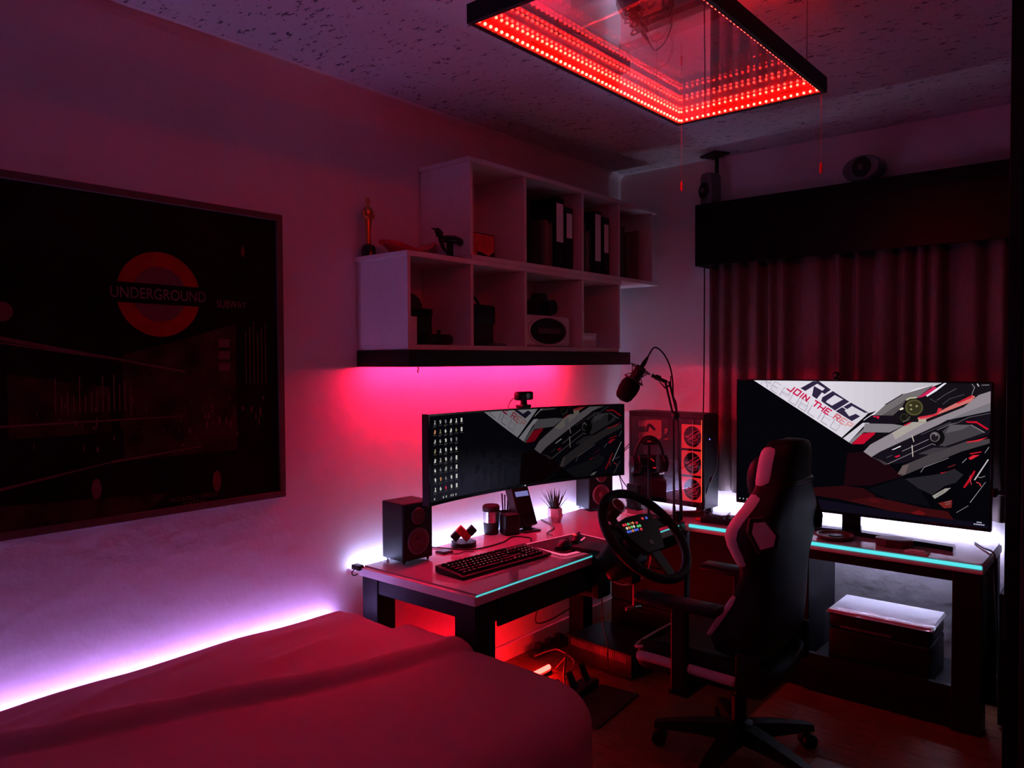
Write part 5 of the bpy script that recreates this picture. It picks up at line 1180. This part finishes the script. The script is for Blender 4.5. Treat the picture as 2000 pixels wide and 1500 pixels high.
# ------------------------------------------------------------------ steering wheel on the desk edge
wn = Vector((0.72, -0.06, 0.71)).normalized(); wx = Vector((0.08, 1, 0)); wx = (wx - wn * wx.dot(wn)).normalized(); wy = wn.cross(wx)
WC = Vector((1.005, 2.90, 0.868))
WM = Matrix(((wx.x, wy.x, wn.x, WC.x), (wx.y, wy.y, wn.y, WC.y), (wx.z, wy.z, wn.z, WC.z), (0, 0, 0, 1)))
sw = thing('steering_wheel', 'large black gaming steering wheel with coloured lit buttons', 'steering wheel', (0, 0, 0)); sw.matrix_world = WM
RW = 0.222
MB().tube([(RW * math.cos(2 * PI * k / 24), RW * math.sin(2 * PI * k / 24), 0.012) for k in range(24)], 0.0205, 10, 3, closed=True).build('rim', M_cloth, sw, smooth=True)
MB().prism([(-.13, .055), (-.12, .085), (-.05, .10), (.05, .10), (.12, .085), (.13, .055), (.10, -.02), (.06, -.08), (-.06, -.08), (-.10, -.02)], 0.028, Matrix.Translation((0, 0, -0.012))).build('hub_plate', M_plastic, sw)
for pts_ in ([(-.215, .02), (-.215, .055), (-.11, .075), (-.11, .02)], [(.215, .02), (.215, .055), (.11, .075), (.11, .02)], [(-.03, -.07), (.03, -.07), (.025, -.215), (-.025, -.215)]):
    MB().prism(pts_, 0.014, Matrix.Translation((0, 0, -0.006))).build('spoke', M_plastic, sw)
BC = {'r': (1, .06, .08), 'g': (.15, .8, .25), 'o': (1, .3, .08), 'w': (1, .85, .7), 'b': (.12, .2, 1), 'd': (.25, .12, .05)}
BE = {k: emit('lit ring ' + k, v, 0.85) for k, v in BC.items()}
def button(x, y, c, r=0.0046, z=0.016):
    MB().tube([(x + r * math.cos(2 * PI * k / 10), y + r * math.sin(2 * PI * k / 10), z + .002) for k in range(10)], 0.0016, 5, 2, closed=True).build('button', BE[c], sw, label='lit ring button')
for j, (row, xo) in enumerate((('rrgdo', -.098), ('wogw', -.090), ('bbobb', -.098))):
    for i, c in enumerate(row): button(xo + .0168 * i, 0.066 - .0175 * j, c)
for x, y, c in ((-.006, .062, 'r'), (-.014, .045, 'g'), (.002, .045, 'g'), (-.006, .028, 'r'), (.05, .075, 'r'), (.078, .073, 'b')): button(x, y, c)
kn = MB().cyl((-0.085, 0.150, -0.03), (-0.085, 0.150, 0.05), 0.034, n=28).build('spinner_knob', M_darkred, sw, smooth='auto', label='dark red spinner knob with chrome ring')
MB().tube([(-0.085 + .031 * math.cos(2 * PI * k / 16), 0.150 + .031 * math.sin(2 * PI * k / 16), 0.050) for k in range(16)], 0.0035, 6, 2, closed=True).build('knob_ring', M_chrome, kn, smooth=True)
MB().box(-0.105, -0.065, 0.09, 0.19, -0.03, -0.015, 0.004).build('knob_bracket', M_plastic, sw)
for s in (-1, 1): MB().prism([(s * .07, .10), (s * .14, .115), (s * .16, .05), (s * .10, .02)], 0.004, Matrix.Translation((0, 0, -0.035))).build('paddle', M_steel, sw)
MB().box(-0.012, 0.012, -0.05, -0.03, 0.016, 0.0185, 0.001).build('hub_badge', M_chrome, sw)
wb = thing('wheel_base', 'black wheel base clamped to the front edge of the left desk', 'wheel base', (0, 0, 0))
q1 = WC - wn * 0.03; q2 = WC - wn * 0.10
MB().cyl(WC - wn * 0.0165, q2, 0.035, 0.05, 24).build('shaft_housing', M_plastic, wb, smooth='auto')
MB().box(-0.085, 0.085, -0.075, 0.075, -0.24, -0.09, 0.03, Matrix(((wx.x, wy.x, wn.x, WC.x), (wx.y, wy.y, wn.y, WC.y), (wx.z, wy.z, wn.z, WC.z), (0, 0, 0, 1))), seg=3).build('housing', M_plastic, wb, smooth='auto')
MB().box(0.66, 0.93, 2.84, 2.98, ZD + 0.012, ZD + 0.034, 0.006).build('mount_plate', M_plastic, wb)
MB().box(0.762, 0.80, 2.86, 2.96, 0.56, ZD + 0.02, 0.006).box(0.69, 0.80, 2.87, 2.95, 0.56, 0.585, 0.004).build('clamp', M_plastic, wb)
MB().sphere(WC - wn * 0.16 + wx * 0.05 - wy * 0.078, 0.004, 8, 6).build('status_light', E_redline, wb)
MB().box(0.762, 0.80, 3.15, 3.23, 0.56, 0.74, 0.006).box(0.69, 0.80, 3.16, 3.22, 0.56, 0.582, 0.004).box(0.80, 0.83, 2.88, 3.23, 0.725, 0.745, 0.004).build('side_clamp', M_plastic, wb)
MB().cyl((0.785, 3.19, 0.44), (0.785, 3.19, 0.60), 0.008, n=14).build('clamp_screw', M_chrome, wb, smooth='auto')
MB().tube([(0.765, 3.145, 0.438), (0.785, 3.19, 0.44), (0.795, 3.235, 0.434)], 0.010, 10).build('clamp_handle', M_steel, wb, smooth=True)

# ------------------------------------------------------------------ gaming chair; local +y is forward
ch = thing('gaming_chair', 'black gaming chair with pale side bolsters facing the desk', 'chair', (1.41, 2.975, 0), PI / 2 + 0.0)
for k in range(5):
    a = 1.9 + 2 * PI * k / 5  # star arms
    c, s = math.cos(a), math.sin(a)
    arm = MB().loft([[(c * r - s * w * x, s * r + c * w * x, z + h * y) for x, y in ((-1, -1), (1, -1), (.8, 1), (-.8, 1))] for r, w, z, h in ((0.03, .040, .115, .035), (0.16, .034, .108, .026), (0.30, .026, .092, .016), (0.345, .020, .084, .012))]).build('base_arm', M_plastic, ch, smooth='auto')
    MB().cyl((c * .325, s * .325, 0.055), (c * .325, s * .325, 0.085), 0.011).build('caster_pin', M_black, arm)
    for w in (-1, 1):
        o_ = Vector((c * .325 - s * .017 * w, s * .325 + c * .017 * w, 0.03))
        MB().cyl(o_ - Vector((-s, c, 0)) * 0.011, o_ + Vector((-s, c, 0)) * 0.011, 0.030, n=20).build('caster', M_plastic, arm, smooth='auto')
MB().lathe([(0.055, 0.09), (0.055, 0.15), (0.045, 0.155), (0.030, 0.16), (0.030, 0.26), (0.022, 0.265), (0.022, 0.34)], 24).build('gas_column', M_black, ch, smooth='auto')
MB().box(-0.16, 0.16, -0.16, 0.16, 0.335, 0.37, 0.006).build('tilt_mechanism', M_black, ch)
MB().tube([(0.15, 0.02, 0.35), (0.22, 0.03, 0.345), (0.30, 0.04, 0.335)], 0.007, 8).build('height_lever', M_black, ch)
def seat_ring(y, wf, zt, zb): # cross section across x at depth y, with raised side bolsters
    w = 0.255 * wf; b = 0.035
    return [(-w, y, zb), (-w - .015, y, (zt + zb) / 2), (-w, y, zt + b * .7), (-w * .86, y, zt + b), (-w * .68, y, zt + .004), (-w * .3, y, zt - .006), (w * .3, y, zt - .006), (w * .68, y, zt + .004), (w * .86, y, zt + b), (w, y, zt + b * .7), (w + .015, y, (zt + zb) / 2), (w, y, zb)]
MB().loft([seat_ring(y, wf, zt, zb) for y, wf, zt, zb in ((-0.20, .86, .43, .38), (-0.17, .95, .455, .372), (-0.05, 1.0, .465, .36), (0.12, 1.03, .47, .35), (0.25, 1.04, .468, .345), (0.32, 1.0, .455, .35), (0.35, .94, .43, .37))]).build('seat', M_cloth, ch, smooth=True, sub=1)
for s in (-1, 1):
    p = [(s * (0.255 * wf + .012), y, z) for y, wf, z in ((-0.10, 1.0, .425), (0.0, 1.01, .428), (0.12, 1.03, .432), (0.25, 1.04, .435), (0.31, 1.02, .43))]
    MB().tube(p, lambda t: 0.020, 8).build('seat_trim', M_trim, ch, smooth=True)
MB().tube([(-0.255, 0.30, 0.465), (-0.24, 0.345, 0.45), (-0.12, 0.368, 0.445), (0.12, 0.368, 0.445), (0.24, 0.345, 0.45), (0.255, 0.30, 0.465)], 0.006, 6).build('seat_piping', M_trim, ch, smooth=True)
# backrest: levels (z, rear y, front y, half width, wing tip y)
LV = ((0.47, -.165, -.075, .215, -.02), (0.56, -.175, -.085, .245, .035), (0.66, -.185, -.095, .240, -.035), (0.76, -.195, -.10, .222, -.085), (0.835, -.20, -.105, .215, -.105), (0.90, -.208, -.115, .245, -.085), (0.975, -.215, -.12, .278, -.060), (1.03, -.22, -.125, .262, -.085), (1.085, -.225, -.13, .215, -.115), (1.14, -.23, -.135, .160, -.128), (1.20, -.235, -.138, .135, -.132), (1.26, -.24, -.142, .128, -.136), (1.305, -.243, -.150, .108, -.147), (1.328, -.238, -.165, .070, -.165))
def back_ring(z, yr, yf, w, yw):
    w *= 1.10 if z < 1.12 else 1.06; yr -= 0.02
    return [(-w * .55, yr, z), (-w * .9, yr + .012, z), (-w, yr + .03, z), (-w - .006, (yr + yw) / 2 + .01, z), (-w * .985, yw, z), (-w * .86, yw + .004, z), (-w * .62, yf, z), (0, yf - .006, z), (w * .62, yf, z), (w * .86, yw + .004, z), (w * .985, yw, z), (w + .006, (yr + yw) / 2 + .01, z), (w, yr + .03, z), (w * .9, yr + .012, z), (w * .55, yr, z), (0, yr - .004, z)]
MB().loft([back_ring(*l) for l in LV]).build('backrest', M_cloth, ch, smooth=True, sub=1)
def trim(s, lv, bw):
    rings = []
    for (z, yr, yf, w, yw) in lv:
        w *= 1.07 if z < 1.12 else 1.04
        b = min(bw, (yw - yr) * 0.62)
        rings.append([(s * (w * .84), yw + .010, z), (s * (w + .004), yw + .008, z), (s * (w + .013), yw - b * .35, z), (s * (w + .012), yw - b, z), (s * (w * .9), yw - b * .9, z), (s * (w * .8), yw - .02, z)])
    return MB().loft(rings).build('bolster_trim', M_trim, ch, smooth='auto', sub=1)
for s in (-1, 1):
    trim(s, LV[4:10], 0.062); trim(s, LV[9:13], 0.062); trim(s, LV[1:4], 0.026)
    # shoulder slot with pale padded insert
    SMt = Matrix.Translation((s * 0.266, -0.198, 0.995)) @ Matrix.Rotation(s * 0.80, 4, 'Z') @ Matrix.Rotation(PI / 2, 4, 'X')
    sl_ = MB().prism([(s * a, b) for a, b in ((-.050, -.052), (.018, -.066), (.058, .012), (.050, .062), (-.006, .066), (-.060, .0))], 0.018, SMt).build('shoulder_slot', M_blackm, ch)
    MB().prism([(s * a, b) for a, b in ((-.036, -.038), (.012, -.050), (.043, .010), (.037, .048), (-.004, .050), (-.044, .0))], 0.022, SMt).build('slot_insert', M_trim, sl_)
pil = MB().loft([[(x * w, y * t_ - .112, z) for x, y in ((-1, -.2), (-.8, .8), (-.3, 1), (.3, 1), (.8, .8), (1, -.2), (.7, -.5), (-.7, -.5))] for z, w, t_ in ((1.07, .09, .03), (1.10, .125, .055), (1.17, .135, .065), (1.23, .12, .05), (1.255, .08, .02))]).build('head_pillow', M_cloth, ch, smooth=True, sub=1)
MB().tube([(-.118, -.13, 1.165), (-.148, -.18, 1.165), (-.12, -.245, 1.165), (0, -.25, 1.165), (.12, -.245, 1.165), (.152, -.18, 1.165), (.118, -.13, 1.165)], 0.0095, 6).build('pillow_strap', M_black, ch, smooth=True)
for s in (-1, 1):
    MB().box(s * .29 - .047, s * .29 + .047, -0.05, 0.30, 0.668, 0.702, 0.012, seg=3).build('armrest', M_plastic, ch, smooth='auto')
    MB().box(s * .288 - .018, s * .288 + .018, 0.085, 0.15, 0.33, 0.668, 0.006).build('armrest_post', M_plastic, ch)
    MB().box(min(s * .14, s * .306), max(s * .14, s * .306), 0.075, 0.16, 0.325, 0.345, 0.004).build('armrest_bracket', M_plastic, ch)
    MB().box(s * .262 - .012, s * .262 + .012, -0.19, -0.10, 0.38, 0.54, 0.008).build('recline_hinge', M_plastic, ch)

# ------------------------------------------------------------------ curtain, pelmet, satellite speakers, wardrobe
cu = MB(); NXc = 190; rows_ = (0.0, 0.25, 0.5, 0.75, 1.0); V = []
for zi, f in enumerate(rows_):
    r_ = []
    for i in range(NXc + 1):
        u = i / NXc; x = 0.672 + (2.42 - 0.672) * u
        ph = x * 58 + 2.2 * math.sin(x * 7.3) + 1.4 * math.sin(x * 17 + 1)
        y = 4.265 + 0.026 * math.sin(ph) + 0.014 * math.sin(ph * 0.43 + 1.5 + 0.5 * f) + 0.006 * math.sin(ph * 2.1 + f)
        r_.append(cu.bm.verts.new((x, y, 0.86 + (2.30 - 0.86) * f)))
    V.append(r_)
for j in range(len(rows_) - 1):
    for i in range(NXc): cu.bm.faces.new((V[j][i], V[j][i + 1], V[j + 1][i + 1], V[j + 1][i]))
ct = cu.build('curtain', M_curtain, smooth=True); tag(ct, 'heavy pleated beige curtain hanging below the black pelmet', 'curtain')
md = ct.modifiers.new('t', 'SOLIDIFY'); md.thickness = 0.004
tag(MB().tube([(0.66, 4.19, 2.2), (0.655, 4.20, 1.7), (0.648, 4.205, 1.3), (0.64, 4.21, 0.80)], 0.004, 6).build('curtain_pull', M_cable, smooth=True), 'dark draw cord hanging along the curtain left edge', 'cord')
pm = thing('curtain_pelmet', 'long black box pelmet above the curtain', 'pelmet', (0, 0, 0))
MB().box(0.622, 2.50, 4.145, 4.165, 2.183, 2.540, 0.002).build('front_board', M_pelmet, pm); MB().box(0.622, 2.50, 4.165, YB, 2.520, 2.540, 0.002).build('top_board', M_pelmet, pm)
MB().box(0.622, 0.642, 4.165, YB, 2.183, 2.520, 0.002).build('end_board', M_pelmet, pm); MB().cyl((0.645, 4.23, 2.32), (2.5, 4.23, 2.32), 0.012, n=12).build('curtain_rail', M_black, pm)
t = thing('satellite_speaker', 'upright grey satellite speaker on the left end of pelmet', 'speaker', (0.675, 4.22, 2.54), -0.5)
MB().loft([[(x * w, y * .045 + .01, z) for x, y in ((-1, -.7), (-.7, -1), (.7, -1), (1, -.7), (.9, .8), (-.9, .8))] for z, w in ((0.004, .042), (0.02, .052), (0.09, .055), (0.16, .052), (0.185, .035))]).build('case', M_silver, t, smooth='auto')
wr_ = MB().lathe([(0.046, 0), (0.048, .005), (0.040, .008), (0.030, .003), (0.012, .004), (0.010, .009), (.001, .011)], 28, Matrix.Translation((0, -0.036, 0.085)) @ Matrix.Rotation(PI / 2, 4, 'X')).build('driver', M_blackm, t, smooth='auto')
MB().sphere((0, -0.044, 0.085), 0.014, 12, 8).build('dust_cap', M_silver, wr_, smooth=True)
MB().box(-0.035, 0.035, -0.03, 0.04, 0, 0.006, 0.002).build('foot', M_black, t)
MB().box(-0.01, 0.01, 0.045, 0.060, 0.02, 0.29, 0.002).box(-0.05, 0.09, -0.03, 0.075, 0.285, 0.297, 0.002).build('ceiling_bracket', M_black, t)
t = thing('center_speaker', 'oval grey centre speaker on the middle of black pelmet', 'speaker', (1.535, 4.21, 2.54), -0.3)
ovM = Matrix.Rotation(PI / 2, 4, 'X')
MB().loft([[(0.105 * k * math.cos(a), y, 0.072 + 0.066 * k * math.sin(a)) for a in [2 * PI * i / 28 for i in range(28)]] for y, k in ((0.06, .7), (0.05, .9), (-0.02, 1.0), (-0.035, .95), (-0.037, .85))]).build('case', M_silver, t, smooth='auto')
wr_ = MB().lathe([(0.050, 0), (0.052, .005), (0.044, .008), (0.032, .003), (0.014, .004), (0.012, .010), (.001, .012)], 28, Matrix.Translation((0.01, -0.036, 0.075)) @ ovM).build('driver', M_blackm, t, smooth='auto')
MB().sphere((0.01, -0.045, 0.075), 0.017, 12, 8).build('dust_cap', M_silver, wr_, smooth=True)
MB().box(-0.06, 0.06, -0.03, 0.04, 0, 0.012, 0.003).build('foot', M_silver, t)
wd = thing('wardrobe', 'tall black wardrobe standing at the right edge of the room', 'wardrobe', (0, 0, 0))
MB().box(2.372, X1 - 0.02, 2.62, 4.1, 0, 2.70, 0.003).build('body', M_pelmet, wd)
MB().box(2.372, 2.405, 2.60, 2.6195, 0, 2.70, 0.002).build('stile', M_pelmet, wd)
for i in range(2):
    d = MB().box(2.409 + .62 * i, 3.020 + .62 * i, 2.600, 2.6195, 0.08, 2.69, 0.004).build('door', M_darkwood, wd); MB().box(2.95 + .10 * i, 2.97 + .10 * i, 2.575, 2.60, 1.0, 1.25, 0.004).build('handle', M_steel, d)

# ------------------------------------------------------------------ infinity mirror lamp and projector at the ceiling
LX0, LX1, LY0, LY1, LZ = 1.362, 1.862, 1.455, 2.545, 2.492
la = thing('mirror_lamp', 'rectangular black ceiling lamp with rows of red LEDs between mirrors', 'ceiling lamp', (0, 0, 0))
for (a, b, c, d) in ((LX0 - .016, LX0, LY0 - .016, LY1 + .016), (LX1, LX1 + .016, LY0 - .016, LY1 + .016), (LX0, LX1, LY0 - .016, LY0), (LX0, LX1, LY1, LY1 + .016)):
    MB().box(a, b, c, d, LZ - 0.004, LZ + 0.046, 0.002).build('frame_rail', M_black, la)
TT = 0.0215
M_strip = mat('dark red LED tape', (0.30, 0.03, 0.03), 0.6)
M_led = emit('red LED', (1.0, 0.013, 0.0075), S_LED)
led_mesh = None
def led_strip(p0, p1, nrm, nled):
    global led_mesh
    p0, p1, nrm = Vector(p0), Vector(p1), Vector(nrm)
    d = p1 - p0
    mb = MB(); a = p0 + nrm * 0.0006; b = p1 + nrm * 0.0006
    lo, hi = Vector((0, 0, -0.0055)), Vector((0, 0, TT - .0065)); 
    mb.face([a + lo, b + lo, b + hi, a + hi]); tape = mb.build('led_tape', M_strip, la)
    for i in range(nled):
        q = p0 + d * ((i + .5) / nled) + nrm * 0.0044
        if led_mesh is None:
            m_ = MB().sphere((0, 0, 0), 0.0042, 8, 5); led_ = m_.build('led', M_led, tape, smooth=True); led_.location = q; led_mesh = led_.data
        else:
            o = bpy.data.objects.new('led', led_mesh); COL.objects.link(o); o.parent = tape; o.location = q
zz = LZ + 0.0062
M_top = emit('added top red glow', (1.0, 0.0, 0.004), S_TOP)
for x in (LX0 + .004, LX1 - .004): MB().cyl((x, LY0, LZ + .0505), (x, LY1, LZ + .0505), 0.0045, n=8).build('added_top_glow', M_top, la)  # glow added above the long rails to redden the ceiling
led_strip((LX0, LY0, zz), (LX0, LY1, zz), (1, 0, 0), 50)
led_strip((LX0, LY1, zz), (LX1, LY1, zz), (0, -1, 0), 24)
led_strip((LX1, LY0, zz), (LX1, LY1, zz), (-1, 0, 0), 50)
led_strip((LX0, LY0, zz), (LX1, LY0, zz), (0, 1, 0), 24)
MB().face([(LX0, LY0, LZ), (LX1, LY0, LZ), (LX1, LY1, LZ), (LX0, LY1, LZ)]).build('lower_glass', pane('two way mirror glass', (1, 1, 1), 0.45), la)
MB().face([(LX0, LY0, LZ + TT), (LX1, LY0, LZ + TT), (LX1, LY1, LZ + TT), (LX0, LY1, LZ + TT)]).build('upper_mirror', pane('half mirror', (1, 1, 1), 0.55), la)
for x in (LX0 - .008, LX1 + .008):
    for y in (LY0 + .15, LY1 - .15): MB().cyl((x, y, LZ + 0.046), (x, y, H), 0.0025, n=6).build('suspension_wire', M_steel, la)
pj = thing('projector', 'ceiling projector in a slotted metal tray above the mirror lamp', 'projector', (0, 0, 0))
PM = Matrix.Translation((1.46, 2.02, 2.60)) @ Matrix.Rotation(-0.12, 4, 'Z')
def pbox(n_, m, *a, parent=pj, bev=0.003): return MB().box(*a, bev, PM).build(n_, m, parent)
pbox('body', mat('grey projector shell', (0.10, 0.08, 0.09), 0.4), -0.11, 0.22, -0.13, 0.12, 0.05, 0.135, bev=0.008)
pbox('tray', M_black, -0.13, 0.24, -0.15, 0.15, 0.035, 0.048)
for k in range(4): pbox('tray_slot_rib', M_silver, -0.10 + .08 * k, -0.06 + .08 * k, -0.155, -0.15, 0.02, 0.034, bev=0.001)
pbox('side_rail', M_steel, -0.14, 0.25, -0.165, -0.152, 0.0, 0.06)
pbox('ceiling_post', M_white, 0.02, 0.09, -0.03, 0.04, 0.135, H - 2.60)
pbox('lens', M_gloss, 0.05, 0.11, 0.12, 0.15, 0.07, 0.12)
MB().tube([PM @ Vector(p) for p in ((-0.10, 0.10, 0.05), (-0.09, 0.17, 0.0), (0.0, 0.19, -0.03), (0.05, 0.17, 0.02), (0.05, 0.12, 0.06))], 0.004, 6).build('cord', M_cable, pj, smooth=True)
for (x, y, zt, zb, lb) in ((LX0 + 0.004, LY1 + 0.008, LZ - .004, 2.262, 'thin pull cord with red tip at the far left lamp corner'), (LX1 + 0.0, LY1 + 0.008, LZ - .004, 2.245, 'thin pull cord with red tip at the far right lamp corner')):
    t = thing('pull_cord', lb, 'pull cord', (x, y, zt), 0, 'lamp pull cords')
    MB().cyl((0, 0, 0), (0, 0, zb - zt + .02), 0.0011, n=6).build('string', M_silver, t); MB().lathe([(0.003, zb - zt - .014), (0.0045, zb - zt - .012), (0.004, zb - zt + .018), (0.0015, zb - zt + .022)], 10).build('tip', M_red, t, smooth='auto')
